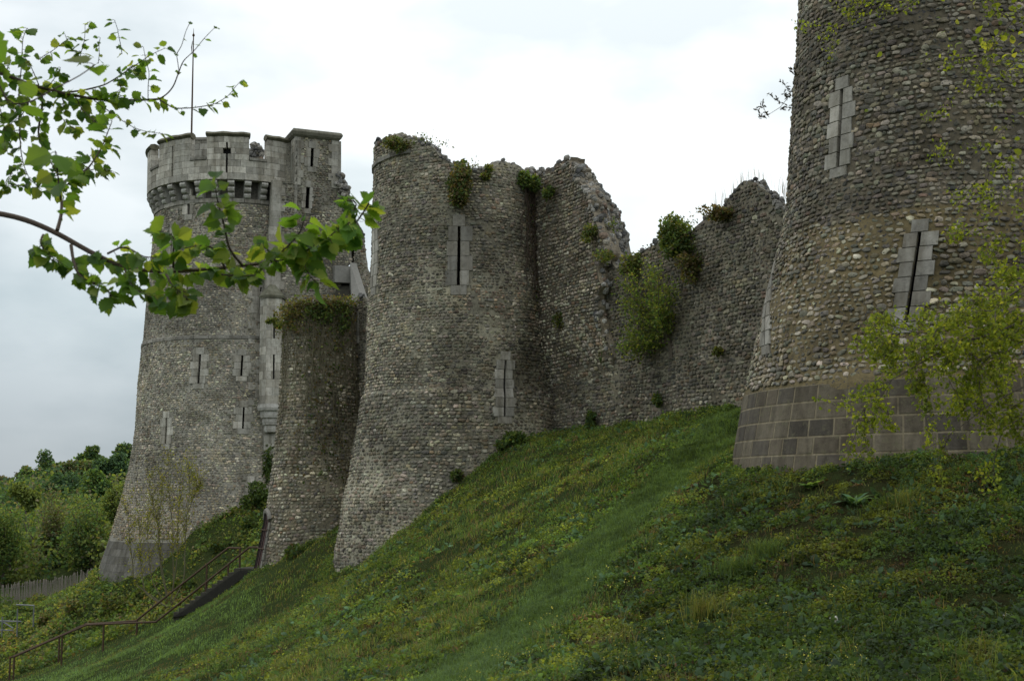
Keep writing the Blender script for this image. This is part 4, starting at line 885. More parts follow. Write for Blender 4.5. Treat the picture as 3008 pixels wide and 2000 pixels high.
# single plants and stones one can point at on the bank
def rosette(u, v, name, label, R, n, L, w, lift=.9, asp=.42, cat='plant', grp=None):
    p = ghit(u, v); t = MB(); L = L*.75; a = rng.uniform(0, 2*PI, n); e = rng.uniform(.25, 1.3, n)*lift
    d = np.stack([np.cos(a), np.sin(a), e], 1); s = np.stack([-np.sin(a), np.cos(a), 0*a], 1)
    leaves(t, p+d*np.array([.03, .03, .01]), d, nrm(np.cross(d, s))*np.sign(np.cross(d, s)[:, 2:3]), L*rng.uniform(.7, 1.2, n), asp, tints(n, w, .25)*1.7+np.array([.0, .01, .02]), .2, .35)
    o = t.build(name, M['leaf']); return tag(o, label, cat, grp)
rosette(855, 503, 'dock_plant', 'tall blue-green broad-leaved plant on the bank under the plinth, right of its neighbour', .3, 22, .42, [20, 0, 10, 0, 70, 0])
rosette(809, 488, 'dock_plant', 'broad-leaved green plant close under the squared stone plinth', .3, 20, .36, [60, 10, 10, 0, 20, 0])
rosette(930, 612, 'dock_plant', 'low spreading blue-green leafy plant on the dark bank, lower right', .4, 26, .30, [10, 0, 40, 0, 50, 0], .25, .6)
rosette(968, 566, 'dock_plant', 'wide low leafy plant at the right side of the dark bank', .4, 22, .30, [20, 10, 60, 5, 10, 0], .3, .6)
def tussock(u, v, label, h, n, w, wd=.010):
    p = ghit(u, v); t = MB(); P = p+np.c_[rng.normal(0, .13, (n, 2)), np.full(n, -.03)]
    blades(t, P, h*rng.uniform(.6, 1.2, n), np.full(n, wd), tints(n, w, .3), 1.1); return tag(t.build('grass_tuft', M['grass']), label, 'grass tuft', 'single grass tufts on the bank')
tussock(708, 622, 'pale yellow-green grass tuft among dark weeds at the bottom of the bank', .5, 220, [10, 50, 5, 5, 0, 40])
tussock(905, 508, 'upright yellow-green grass tuft high on the dark bank', .42, 150, [30, 40, 10, 5, 0, 10])
tussock(764, 556, 'round bushy fresh green grass tuft beside yellow flowers', .38, 260, [60, 5, 25, 0, 10, 0])
tussock(735, 575, 'bright green feathery tuft just below the yellow flowers', .40, 260, [60, 5, 15, 0, 20, 0])
def stone(u, v, s, label, mat='chalk', flat=.6, name='loose_stone'):
    p = ghit(u, v); t = MB(); rocks(t, [p+np.array([0, 0, s*.9])], s, 1.9, flat=flat); return tag(t.build(name, M[mat]), label, 'stone', 'loose stones on the bank')
stone(836, 626, .085, 'pale squarish stone lying on the dark bank, lower right')
stone(1008, 622, .07, 'pale rounded stone near the right edge of the bank')
stone(857, 630, .035, 'tiny pale pebble right beside the pale squarish stone')
t = MB(); p = ghit(170.5, 548); rocks(t, [p+np.array([0, -.1, .25])], .2, 2.6); tag(t.build('loose_stone', M['chalk']), 'small white round stone against the foot of the keep', 'stone', 'loose stones on the bank')
# ---- twigs and branches
class Twig:
    def __init__(s): s.b = MB(); s.P = []; s.d = []
    def line(s, P, r0, r1, n=None, sides=6):
        P = smooth_line(P, n or max(8, len(P)*4)); s.b.tube(P, np.linspace(r0, r1, len(P)), sides); return P
def pix(pts, Y):
    Y = np.broadcast_to(np.asarray(Y, float), (len(pts),)) if np.ndim(Y) == 0 else np.linspace(Y[0], Y[1], len(pts)); return np.array([at(u, v, q) for (u, v), q in zip(pts, Y)])
LO = np.array([(0, 0), (.05, .20), (.13, .33), (.20, .31), (.28, .43), (.35, .38), (.44, .46), (.52, .37), (.62, .39), (.68, .28), (.78, .27), (.84, .13), (.91, .08), (1.0, 0)])
def broad_leaves(mb, P, d, n, L, tint):
    """rounded toothed leaf with a drawn-out tip, folded along the midrib"""
    N = len(P); d = nrm(d); s = nrm(np.cross(n, d)); n = np.cross(d, s); m = len(LO)
    L = np.broadcast_to(L, (N,)); fold = rng.uniform(.05, .5, N); curl = rng.uniform(-.05, .35, N); tw = rng.normal(0, .25, N)
    def pts(sd):
        w = LO[None, :, 1]*sd*rng.uniform(.86, 1.12, (N, m)); xx = LO[None, :, 0]+rng.uniform(-.02, .02, (N, m))
        zz = np.abs(w)*fold[:, None]-curl[:, None]*xx**2+tw[:, None]*w*xx
        return P[:, None]+(d[:, None]*xx[..., None]+s[:, None]*w[..., None]+n[:, None]*zz[..., None])*L[:, None, None]
    xm = LO[None, :, 0]; mid = P[:, None]+(d[:, None]*xm[..., None]+n[:, None]*(-curl[:, None]*xm**2)[..., None])*L[:, None, None]
    V = np.concatenate([mid, pts(1), pts(-1)], 1); i = np.arange(m-1); k = (np.arange(N)*3*m)[:, None, None]
    q = np.concatenate([np.stack([i, i+1, m+i+1, m+i], 1), np.stack([i, 2*m+i, 2*m+i+1, i+1], 1)])
    mb.add(V.reshape(-1, 3), np.repeat(tint, 3*m, 0), q=(q[None]+k).reshape(-1, 4))
HZ_ = np.array([(.095, .185, .034), (.135, .220, .040), (.060, .135, .028), (.20, .26, .055)])
def leaf_line(tw, mb, P, gap, L, t0=.0, droop=.45, spread=1., extra=0):
    d = np.r_[0, np.cumsum(np.linalg.norm(np.diff(P, axis=0), axis=1))]; T = np.gradient(P, axis=0); T = nrm(T); out = []
    tt = np.arange(d[-1]*t0, d[-1], gap); tt = tt+rng.uniform(-.3, .3, len(tt))*gap
    for i, t in enumerate(np.r_[tt, d[-1]]):
        p = np.array([np.interp(t, d, P[:, k]) for k in range(3)]); a = np.array([np.interp(t, d, T[:, k]) for k in range(3)])
        for _ in range(1+(rng.random() < extra)):
            v = rng.normal(0, 1, 3); v -= a*(v@a); v = v/np.linalg.norm(v); v[2] *= .6
            dr = nrm(a*.5+v*spread+np.array([0, 0, -droop*rng.uniform(.2, 1.6)])); pe = p+dr*L*rng.uniform(.15, .4); tw.b.tube([p, (p+pe)/2+[0, 0, .003], pe], .0011, 4); out.append((pe, dr))
    N = len(out); P_ = np.array([o[0] for o in out]); D = np.array([o[1] for o in out])
    nn = nrm(rng.normal(0, .62, (N, 3))+np.array([0, -.35, .8])); broad_leaves(mb, P_, D, nn, L*rng.uniform(.55, 1.3, N), HZ_[rng.choice(4, N, p=[.38, .28, .18, .16])]*rng.uniform(.72, 1.25, (N, 1)))
q1 = lambda pts: [(x*.1346, y*.1346) for x, y in pts]
q8 = lambda pts: [(x*.1732, 170.2+y*.1732) for x, y in pts]
hz_t = empty('hazel_tree', (-3.9, 4.6, float(gz(-3.9, 4.6))), 'leafy broadleaf tree reaching fresh green branches into the view from the left', 'tree')
tw = Twig(); lv = MB(); lv2 = MB()
tr = np.array([[-3.9, 4.7, float(gz(-3.9, 4.6))-.3], [-3.8, 4.7, 0.2], [-3.75, 4.8, 1.4], [-3.6, 4.9, 2.6], [-3.5, 5.0, 4.2]]); tk = Twig(); tk.line(tr, .09, .04, 20, 12); tk.b.build('trunk', M['bark'], hz_t)
low = np.r_[[[-3.75, 4.75, 1.1], [-2.7, 4.4, 1.28]], pix([(-60, 206), (0, 213), (26, 219), (56, 232), (87, 250), (113, 263), (139, 270), (174, 271.5), (208, 268.5), (239, 266), (270, 262), (304, 254), (330, 243), (352, 230), (361, 216), (369, 203)], (4.25, 4.0))]
Pl_ = tw.line(low, .021, .003, 90, 8)
i0 = np.argmax(Pl_[:, 0] > -1.6); i1 = int(i0+(90-i0)*.55)
leaf_line(tw, lv, Pl_[i0+2:i1], .015, .054, 0, .7, 1.1, .7); leaf_line(tw, lv, Pl_[i1:], .013, .056, 0, .3, 1.1, .8)
sub = [  # side shoots of the lower limb
 (q8([(330, 345), (352, 270), (357, 200), (350, 110)])+[(64, 180), (87.5, 170), (102, 147), (112, 121)], (4.1, 4.5), .007, .045, .055),
 (q8([(410, 430), (420, 500), (432, 560), (470, 620), (540, 650), (620, 690), (660, 740)]), (4.05, 3.9), .006, .024, .056),
 (q8([(250, 370), (230, 410), (260, 470), (330, 520)]), (4.05, 3.95), .004, .024, .054),
 (q8([(1400, 548), (1350, 490), (1320, 440), (1290, 300), (1270, 230), (1250, 150), (1240, 60)]), (4.05, 3.8), .005, .028, .058),
 (q8([(1000, 560), (1000, 470), (1005, 400), (990, 370), (920, 350)]), (4.0, 3.8), .004, .04, .060),
 (q8([(1300, 570), (1250, 450), (1150, 430), (1060, 450)]), (4.05, 3.9), .004, .035, .055),
 (q8([(960, 600), (990, 660), (1040, 700), (1100, 760)]), (4.03, 3.9), .004, .026, .066),
 (q8([(720, 560), (740, 640), (800, 700), (900, 740)]), (4.0, 3.9), .004, .024, .060),
 (q8([(620, 480), (700, 440), (750, 450), (830, 500), (900, 500)]), (4.0, 3.95), .004, .030, .056),
 (q8([(1280, 600), (1400, 610), (1480, 600)]), (4.05, 3.95), .003, .030, .052),
 (q8([(1560, 520), (1660, 440), (1740, 350), (1760, 250)]), (4.0, 3.85), .004, .028, .060),
 (q8([(1700, 500), (1790, 450), (1850, 400), (1900, 390)]), (4.0, 3.9), .004, .026, .060),
 (q8([(1750, 460), (1760, 540), (1780, 600), (1830, 650)]), (4.0, 3.9), .003, .026, .060),
 (q8([(1880, 400), (1960, 330), (2020, 300)]), (4.0, 3.9), .003, .026, .055),
 (q8([(2040, 240), (2060, 190), (2030, 170), (1990, 180)]), (4.0, 3.95), .003, .03, .052), (q8([(1600, 540), (1560, 470), (1500, 420)]), (4.0, 3.9), .003, .026, .058)]
for pts, Y, r0, gap, L in sub: leaf_line(tw, lv, tw.line(pix(pts, Y), r0, .0016), gap*.52, L*.96, .12, .5, 1.1, .7)
up = np.r_[[[-3.6, 4.9, 2.3], [-2.9, 5.0, 2.28]], pix(q1([(-250, 480), (-60, 520), (50, 555), (130, 590), (250, 640), (350, 655), (450, 690), (560, 705), (700, 740), (900, 745), (1100, 740), (1180, 735)]), (5.0, 5.2))]
Pu = tw.line(up, .017, .0045, 60, 7); leaf_line(tw, lv, Pu[24:], .020, .052, 0, .5, 1., .5)
sub = [
 ([(1180, 735), (1240, 700), (1290, 640), (1330, 530), (1360, 450), (1440, 380), (1520, 280), (1600, 200)], .0035, .10, .042, .5), ([(1330, 530), (1322, 470), (1310, 400), (1350, 340), (1380, 230), (1415, 160)], .002, .16, .03, .0),
 ([(1180, 735), (1290, 805), (1430, 800), (1530, 785), (1600, 770), (1700, 710), (1750, 640), (1790, 600)], .0030, .050, .048, .1), ([(450, 690), (620, 670), (780, 630), (860, 580), (950, 520), (1040, 460), (1130, 400), (1220, 360)], .0045, .055, .052, .0),
 ([(140, 700), (142, 830), (145, 950), (155, 1130), (180, 1240), (220, 1330), (300, 1400)], .004, .05, .052, .0), ([(600, 480), (595, 420), (605, 380), (630, 290), (632, 180)], .002, .06, .052, 0), ([(905, 400), (900, 350), (885, 280), (875, 220), (852, 150)], .002, .055, .050, 0),
 ([(1100, 740), (1100, 640), (1110, 540), (1085, 450), (1065, 350)], .0022, .07, .05, 0), ([(730, 470), (738, 400), (735, 330), (745, 280)], .0016, .06, .038, 0), ([(620, 470), (580, 400), (520, 350), (480, 250)], .002, .06, .045, 0), ([(290, 440), (330, 410), (400, 370), (500, 290)], .002, .06, .045, 0),
 ([(150, 590), (160, 480), (165, 370), (170, 280), (200, 210)], .0028, .04, .062, 0), ([(50, 560), (60, 480), (20, 400)], .002, .04, .055, 0), ([(300, 660), (260, 560), (220, 470), (180, 420)], .0026, .04, .054, 0), ([(350, 655), (420, 560), (450, 500)], .002, .045, .054, 0),
 ([(200, 640), (220, 740), (170, 850), (100, 900), (30, 960)], .003, .035, .056, 0), ([(300, 660), (320, 760), (300, 860), (280, 1000), (330, 1130), (430, 1290), (450, 1420)], .006, .035, .060, 0), ([(450, 690), (480, 780), (440, 850), (500, 920), (560, 960)], .0025, .035, .055, 0),
 ([(560, 710), (600, 800), (660, 860), (700, 900)], .002, .04, .055, 0), ([(700, 745), (760, 790), (830, 840), (900, 890), (1000, 950), (1080, 975), (1200, 990)], .0024, .055, .046, .1), ([(150, 960), (90, 980), (30, 1040), (40, 1120)], .002, .04, .05, 0), ([(170, 1220), (100, 1250), (70, 1330), (20, 1400)], .002, .045, .045, 0),
 ([(230, 1340), (180, 1380), (110, 1370), (60, 1380)], .002, .045, .042, 0), ([(0, 600), (20, 700), (60, 760), (120, 830)], .002, .035, .055, 0), ([(-40, 560), (-20, 700), (10, 860), (30, 950)], .003, .035, .055, 0), ([(450, 1400), (560, 1330), (640, 1270), (760, 1240), (830, 1270)], .004, .035, .058, 0),
 ([(600, 1240), (650, 1170), (720, 1120), (820, 1080)], .002, .04, .056, 0), ([(940, 520), (990, 480), (1010, 560)], .002, .045, .05, 0), ([(860, 585), (900, 640), (880, 720)], .002, .04, .055, 0), ([(430, 1300), (350, 1320), (290, 1290)], .002, .04, .055, 0)]
for pts, r0, gap, L, t0 in sub: leaf_line(tw, lv, tw.line(pix(q1(pts), (5.15, 5.0)), r0, .0011), gap*.5, L*.84, t0, .5, 1., .4)
# a few larger leaves on a nearer shoot
Pn = tw.line(np.r_[[[-1.5, 3.0, 1.5]], pix(q1([(60, 800), (250, 760), (330, 690), (520, 600), (640, 540), (700, 480)]), (3.1, 3.2))], .004, .0014); leaf_line(tw, lv, Pn[6:], .11, .075, .2, .5, 1., .3)
Pn = tw.line(pix(q1([(450, 1480), (440, 1400), (430, 1300), (420, 1200), (410, 1120)]), (4.1, 3.6)), .004, .0014); leaf_line(tw, lv, Pn, .07, .075, .2, .5, 1., .2)
tw.b.build('branch', M['bark'], hz_t); lv.build('foliage', M['leafn'], hz_t)
# ---- right-hand tree in young leaf
qa = lambda pts: [(783+x*.1303, 238.3+y*.1303) for x, y in pts]; qb = lambda pts: [(714.9+x*.2171, y*.2171) for x, y in pts]
yt = empty('young_leaved_tree', (5.9, 8.2, float(gz(5.9, 8.2))), 'tree in tiny yellow-green spring leaf hanging in from the right', 'tree')
tk = Twig(); tk.line([[5.9, 8.2, float(gz(5.9, 8.2))-.3], [5.8, 8.2, .2], [5.75, 8.1, 2.], [5.6, 8.0, 4.], [5.4, 7.8, 6.5]], .2, .06, 24, 10); tk.b.build('trunk', M['bark'], yt)
YL = np.array([(.155, .205, .03), (.205, .25, .04), (.105, .15, .025), (.25, .27, .055)])
tw = Twig(); lf = MB()
def young(P, gap, L, t0=0., k=5, sp=.022, p=1.):
    d = np.r_[0, np.cumsum(np.linalg.norm(np.diff(P, axis=0), axis=1))]; tt = np.arange(d[-1]*t0, d[-1], gap); tt = np.r_[tt, d[-1]]; tt = tt[rng.random(len(tt)) < p]
    if not len(tt): return
    Q = np.stack([np.interp(tt, d, P[:, i]) for i in range(3)], 1); Q = np.repeat(Q, k, 0)+rng.normal(0, sp, (len(tt)*k, 3)); N = len(Q)
    leaves(lf, Q, rnd_dir(N, -.25), rnd_dir(N, .8), L*.92*rng.uniform(.5, 1.3, N), rng.uniform(.5, .85, N), YL[rng.choice(4, N, p=[.42, .25, .25, .08])]*rng.uniform(.75, 1.25, (N, 1)), .35, .3)
def side(P, n, Lr, gap, L, t0=.1, dn=.35, lev=1, p=1., out=None, k=5):
    for _ in range(n):
        i = rng.integers(int(len(P)*t0), len(P)-1); a = nrm(P[min(i+1, len(P)-1)]-P[max(i-1, 0)]); v = rng.normal(0, 1, 3); v -= a*(v@a); v = nrm(v)
        d = nrm(a*.75+v*.8+np.array([0, 0, -dn*rng.uniform(-.2, 1)])); ln = rng.uniform(*Lr); f = np.linspace(0, 1, 8)[:, None]
        Q = P[i]+d*ln*f+np.array([0, 0, -1])*ln*.28*dn*f**2+rng.normal(0, .012, (8, 3))*f; tw.b.tube(Q, np.linspace(.0035 if lev else .002, .0009, 8), 4); young(Q, gap, L, .08, k, p=p)
        if lev: side(Q, 3, (ln*.25, ln*.5), gap, L, .2, dn, 0, p, None, k)
YD = 7.6
R0 = [[5.75, 8.1, 1.6], [4.8, 8.0, 1.6]]; R1_ = [[5.8, 8.15, .8], [4.7, 8., .6]]; R2_ = [[5.6, 8.0, 3.6], [4.9, 7.9, 3.5]]
B1 = tw.line(np.r_[[[5.75, 8.1, 1.7], [4.6, 7.9, 1.75]], pix([(1024, 285)]+qa([(1600, 540), (1400, 640), (1220, 735), (1050, 725), (850, 680), (720, 625), (630, 540), (600, 440)]), YD)], .020, .0015, 60); young(B1[24:], .07, .03, 0, 5, p=.4); side(B1[18:50], 6, (.2, .5), .05, .03)
B2 = tw.line(np.r_[[[5.75, 8.1, 1.3], [4.6, 7.8, 1.25]], pix([(1024, 318)]+qa([(1700, 700), (1400, 790), (1200, 870), (1035, 965), (930, 1030), (830, 1090), (700, 1140), (560, 1250), (480, 1300), (340, 1270), (270, 1210)]), YD-.1)], .018, .0013, 66); young(B2[20:], .045, .03, 0, 5, p=.85); side(B2[16:60], 9, (.12, .4), .045, .03)
B3 = tw.line(np.r_[[[5.8, 8.15, .9], [4.6, 7.7, .95]], pix([(1030, 383)]+qa([(1850, 1130), (1700, 1210), (1560, 1290), (1440, 1380), (1340, 1460), (1180, 1568), (1050, 1640), (920, 1690)]), YD-.1)], .016, .0015, 54); young(B3[18:], .09, .028, 0, 4, p=.4); side(B3[16:], 8, (.12, .4), .06, .026, .1, .2, 1, .5)
for pts, n in ([(1850, 250), (1650, 330), (1500, 420), (1430, 470)], 7), ([(1900, 400), (1700, 480), (1500, 560), (1300, 640), (1150, 700)], 10), ([(1900, 550), (1750, 640), (1600, 720), (1450, 800), (1280, 830), (1270, 960), (1280, 1130)], 10), ([(1900, 760), (1760, 820), (1640, 880), (1490, 930), (1490, 1060), (1480, 1120)], 10), ([(1900, 960), (1760, 990), (1600, 1050), (1480, 1150), (1300, 1160), (1150, 1130)], 9), ([(1060, 970), (1070, 1060), (1100, 1150), (1130, 1240)], 3), ([(1150, 740), (1020, 800), (900, 840), (820, 760)], 6), ([(1000, 860), (850, 920), (740, 870), (640, 850)], 5), ([(830, 1090), (760, 1200), (700, 1270), (820, 1330)], 4), ([(640, 1290), (560, 1380), (690, 1420)], 3), ([(1900, 1180), (1800, 1290), (1600, 1240), (1480, 1240)], 6), ([(1900, 1300), (1820, 1380), (1700, 1450), (1660, 1530)], 5), ([(1000, 700), (930, 640), (870, 600), (770, 570)], 3):
    Q = tw.line(pix(qa(pts), YD+rng.uniform(-.35, .35)), .004, .0011); young(Q, .045, .03, .05, 5, p=.75); side(Q, int(n*.7)+1, (.1, .36), .045, .03)
# denser outer sprays at the right edge, then thin upper limbs
for _ in range(9):
    u = rng.uniform(955, 1060); v = np.interp(u, [955, 1024, 1060], [300, 215, 190])+rng.uniform(0, 1)**1.2*np.interp(u, [955, 1024, 1060], [80, 190, 240]); a = pix([(u+40, v-22), (u+12, v-6), (u-8, v+2), (u-24, v+12)], YD+rng.uniform(-.6, .7)); Q = tw.line(a, .003, .001); young(Q, .045, .03, 0, 5, p=.7); side(Q, 3, (.1, .35), .045, .03)
B5 = tw.line(np.r_[[[5.5, 7.9, 5.2], [4.2, 7.7, 4.6]], pix(qb([(860, -120), (700, 0), (600, 90), (480, 190), (400, 290), (375, 350), (350, 450), (290, 515), (230, 555), (205, 535)]), YD-.3)], .012, .0012, 60)
side(B5[20:34], 5, (.10, .26), .06, .028, .1, .3, 1, .55)
for pts in ([(375, 350), (366, 330), (362, 315)], [(352, 440), (330, 400), (305, 375)], [(330, 480), (275, 460), (250, 430)], [(240, 545), (205, 530), (195, 500)], [(350, 450), (320, 440), (318, 425)], [(300, 505), (350, 490)], [(250, 540), (225, 500), (220, 470)]):
    Q = tw.line(pix(qb(pts), YD-.3), .0018, .0007, 8); d_ = np.arange(1, len(Q)); N = len(d_)*3
    leaves(lf, np.repeat(Q[d_], 3, 0)+rng.normal(0, .006, (N, 3)), rnd_dir(N, .5), rnd_dir(N, .2), .028*rng.uniform(.6, 1.3, N), .38, np.tile([[.03, .028, .02]], (N, 1))*rng.uniform(.7, 1.4, (N, 1)), .3, .1)
for pts, n in ([(760, -60), (640, 20), (520, 40), (430, 40)], 5), ([(620, 70), (540, 120), (470, 160), (380, 150)], 4), ([(1000, -60), (880, 40), (790, 60), (720, 120)], 6), ([(1500, -20), (1400, 50), (1300, 200), (1180, 300), (1050, 300), (950, 250)], 5), ([(1500, 60), (1380, 120), (1330, 60), (1250, 40)], 6), ([(1500, 300), (1380, 380), (1250, 410), (1130, 410)], 7), ([(1500, 480), (1360, 560), (1250, 690), (1120, 780), (1000, 640), (960, 520)], 5), ([(1500, 620), (1390, 690), (1300, 760), (1200, 830)], 8), ([(1500, 760), (1420, 830), (1330, 900), (1220, 960)], 8), ([(1500, 180), (1420, 260), (1310, 330), (1200, 350)], 5):
    Q = tw.line(pix(qb(pts), YD+rng.uniform(-.5, .3)), .005, .001, 24); young(Q, .09, .028, .2, 4, p=.4); side(Q, (n+1)//2, (.10, .32), .07, .027, .2, .05, 1, .5)
# the rest of the crown, above and to the right of the view (it shades the bank)
tw2 = []
for _ in range(70):
    a = np.array([rng.uniform(3.6, 9.5), rng.uniform(3.5, 13), rng.uniform(2.8, 8.5)])
    az_ = math.degrees(math.atan2(a[0], a[1])); elv = math.degrees(math.atan2(a[2], math.hypot(a[0], a[1])))
    if az_ < 25.5 and elv < 27: continue
    N = 420; q = rng.normal(0, .55, (N, 3)); leaves(lf, a+q, rnd_dir(N), rnd_dir(N, .8), .07*rng.uniform(.6, 1.3, N), .7, YL[rng.choice(4, N)]*rng.uniform(.7, 1.2, (N, 1)))
    tw.b.tube(smooth_line([[5.5, 8., min(a[2]*.8+1, 6)], (np.array([5.5, 8, a[2]])+a)/2, a], 8), np.linspace(.03, .006, 8), 5)
tw.b.build('branch', M['twig'], yt); lf.build('foliage', M['leafn'], yt)
# ---- coppiced saplings in front of the keep
qc = lambda pts: [(95.3+x*.0912, 442.6+y*.0912) for x, y in pts]
stems = [([(800, 1800), (430, 1540), (400, 1250), (370, 1030), (360, 850), (330, 700)], 0), ([(805, 1800), (630, 1540), (590, 1300), (575, 1050), (560, 900), (600, 800), (640, 640)], 1), ([(810, 1800), (760, 1500), (715, 1300), (710, 1000), (650, 720), (600, 540), (590, 380)], 2), ([(815, 1800), (860, 1568), (850, 1200), (850, 900), (812, 600), (800, 300), (800, 80)], 3), ([(820, 1800), (975, 1500), (985, 1100), (1000, 800), (1030, 640), (1035, 450), (1030, 280)], 4), ([(1000, 800), (1060, 640), (1110, 520), (1160, 450)], 5), ([(812, 1800), (720, 1400), (690, 1050), (700, 800), (730, 560), (735, 350)], 6), ([(818, 1800), (900, 1250), (900, 900), (930, 640), (930, 420), (950, 250)], 7), ([(800, 1800), (540, 1650), (500, 1350), (490, 1050), (470, 800), (450, 600)], 8)]
cb = empty('coppiced_sapling', ghit(168, 606), 'thin many-stemmed sapling with sparse yellow-green leaves in front of the keep', 'sapling')
tw = Twig(); lfb = MB(); cY = ghit(168, 606)[1]
OC = np.array([(.20, .22, .035), (.15, .19, .03), (.24, .23, .05)])
for pts, i in stems:
    Q = tw.line(pix(qc(pts), cY+rng.uniform(-.8, .8)), .030, .008, 30); w_ = Q[10:]
    for _ in range(26):
        j = rng.integers(0, len(w_)); d = nrm(np.array([rng.normal(0, .5), rng.normal(0, .5), 1.])); ln = rng.uniform(.4, 1.3); f = np.linspace(0, 1, 6)[:, None]; S_ = w_[j]+d*ln*f+rng.normal(0, .03, (6, 3))*f
        tw.b.tube(S_, np.linspace(.012, .004, 6), 4); N = rng.integers(10, 28); a = rng.integers(0, 6, N); leaves(lfb, S_[a]+rng.normal(0, .08, (N, 3)), rnd_dir(N), rnd_dir(N, .6), .075*rng.uniform(.6, 1.3, N), .7, OC[rng.choice(3, N)]*rng.uniform(.7, 1.2, (N, 1)))
tw.b.build('stem', M['pstem'], cb); lfb.build('foliage', M['leafn'], cb)
# ---- plants growing on the masonry
def bush(name, label, S, u, v, ru, rv, N, L, w, cat='shrub', depth=.35, pal=G_, grp=None, stems=4, parts=1, mat='leaf', off=.15):
    a, z = S.hit(u, v); c, n = S.surf(np.array(a), np.array(z), np.array(off)); D = c[1]; sx_ = ru/F*D; sz_ = rv/F*D
    t = empty(name, S.surf(np.array(a), np.array(z-sz_*.9), np.array(0.))[0], label, cat, grp); f = MB()
    for i in range(parts):
        o = np.array([rng.normal(0, .45)*sx_, 0, rng.normal(0, .45)*sz_])*(parts > 1); k = 1 if parts == 1 else .62
        clump(f, c+o, (sx_*k, depth, sz_*k), N//parts, L, w, .65, .35, .15, pal)
    f.build('foliage', M[mat], t); b_ = MB(); base = S.surf(np.array(a), np.array(z-sz_*.8), np.array(-.05))[0]
    for i in range(stems):
        e = c+rng.normal(0, .5, 3)*np.array([sx_, .1, sz_]); b_.tube(smooth_line([base, (base+e)/2+[0, 0, .05], e], 7), np.linspace(.02, .005, 7), 4)
    b_.build('stem', M['twig'], t); return t
bush('wall_bush', 'dense olive-brown bush rooted in the broken top of the middle tower', MT, 459, 184, 15, 20, 2600, .11, [4, 8, 40, 40, 0, 6], off=.3, depth=.5, parts=5)
bush('wall_bush', 'mossy green growth on the highest left corner of the middle tower', MT, 397, 148, 14, 8, 1200, .10, [20, 30, 20, 20, 0, 10], parts=4, depth=.4)
bush('ivy', 'bright green ivy patch near the right end of the middle tower top', MT, 522, 184, 10, 12, 900, .11, [50, 20, 20, 0, 10, 0], 'ivy', parts=3, depth=.2)
bush('ivy', 'small yellow-green ivy cushion on the rim of the middle tower', MT, 487, 174, 7, 5, 420, .10, [20, 50, 10, 5, 0, 10], 'ivy', parts=2, depth=.2)
bush('ivy', 'small ivy tuft on the ruined stub beside the middle tower', S2, 556, 193, 6, 8, 300, .10, [40, 20, 30, 0, 10, 0], 'ivy', parts=2, depth=.15)
bush('wall_bush', 'leafy weed clinging to the outer edge of the ruined stub', S2, 596, 232, 9, 10, 420, .09, [20, 50, 20, 5, 0, 10], parts=3, depth=.2)
bush('ivy', 'yellow-green creeper patch low on the curtain wall next to the middle tower', CW, 571, 317, 10, 14, 420, .10, [20, 40, 20, 10, 0, 10], 'ivy', parts=4, depth=.15)
bush('wall_shrub', 'rounded green bush on the broken top of the curtain wall', CW, 681, 246, 20, 17, 3600, .10, [40, 22, 26, 4, 6, 4], parts=6, depth=.6, off=.35)
bush('wall_shrub', 'straw-coloured dry growth hanging right of the rounded bush on the curtain wall', CW, 697, 262, 14, 16, 700, .10, [5, 20, 10, 50, 0, 15], parts=4, depth=.25)
bush('wall_shrub', 'pale green growth along the broken top left of the rounded bush', CW, 637, 263, 18, 10, 900, .10, [25, 40, 15, 10, 0, 10], parts=5, depth=.3)
bush('wall_bush', 'dark green tuft at the foot of the curtain wall', CW, 596, 424, 6, 10, 420, .12, [40, 10, 40, 0, 10, 0], parts=2, depth=.3)
bush('wall_bush', 'thin green weed low on the middle of the curtain wall', CW, 662, 398, 4, 9, 200, .10, [40, 20, 30, 0, 10, 0], parts=2, depth=.2)
bush('wall_bush', 'dull mossy cushion on the curtain wall close to the nearest tower', CW, 724, 350, 6, 5, 260, .09, [10, 50, 10, 20, 0, 10], parts=2, depth=.12)
bush('wall_bush', 'brown straw growth on the curtain wall peak beside the nearest tower', CW, 728, 212, 20, 9, 900, .09, [5, 10, 15, 60, 0, 10], parts=6, depth=.25)
bush('wall_bush', 'bright green bush in the corner where the middle tower meets the bank', MT, 510, 444, 13, 8, 900, .14, [60, 10, 25, 0, 5, 0], parts=3, depth=.5, off=.4)
bush('wall_bush', 'dark rounded shrub at the foot of the ivy tower', IT, 303, 553, 14, 9, 1200, .13, [20, 10, 55, 5, 10, 0], parts=4, depth=.6, off=.5)
bush('wall_bush', 'dark shrublet low on the face of the middle tower', MT, 457, 476, 5, 5, 300, .12, [10, 5, 60, 20, 0, 0], parts=1, depth=.2)
bush('ivy', 'dark green creeper on the lower right of the keep', KT, 266, 455, 6, 22, 700, .14, [30, 5, 60, 0, 5, 0], 'ivy', parts=5, depth=.2)
bush('wall_bush', 'light green sprig sticking out left of the ivy tower top', IT, 280, 322, 9, 4, 320, .12, [40, 45, 5, 0, 0, 10], parts=2, depth=.3, off=.2)
bush('wall_bush', 'dark bush on the bank at the right foot of the keep', KT, 256, 497, 14, 9, 900, .16, [30, 5, 60, 0, 5, 0], parts=4, depth=.8, off=.8)
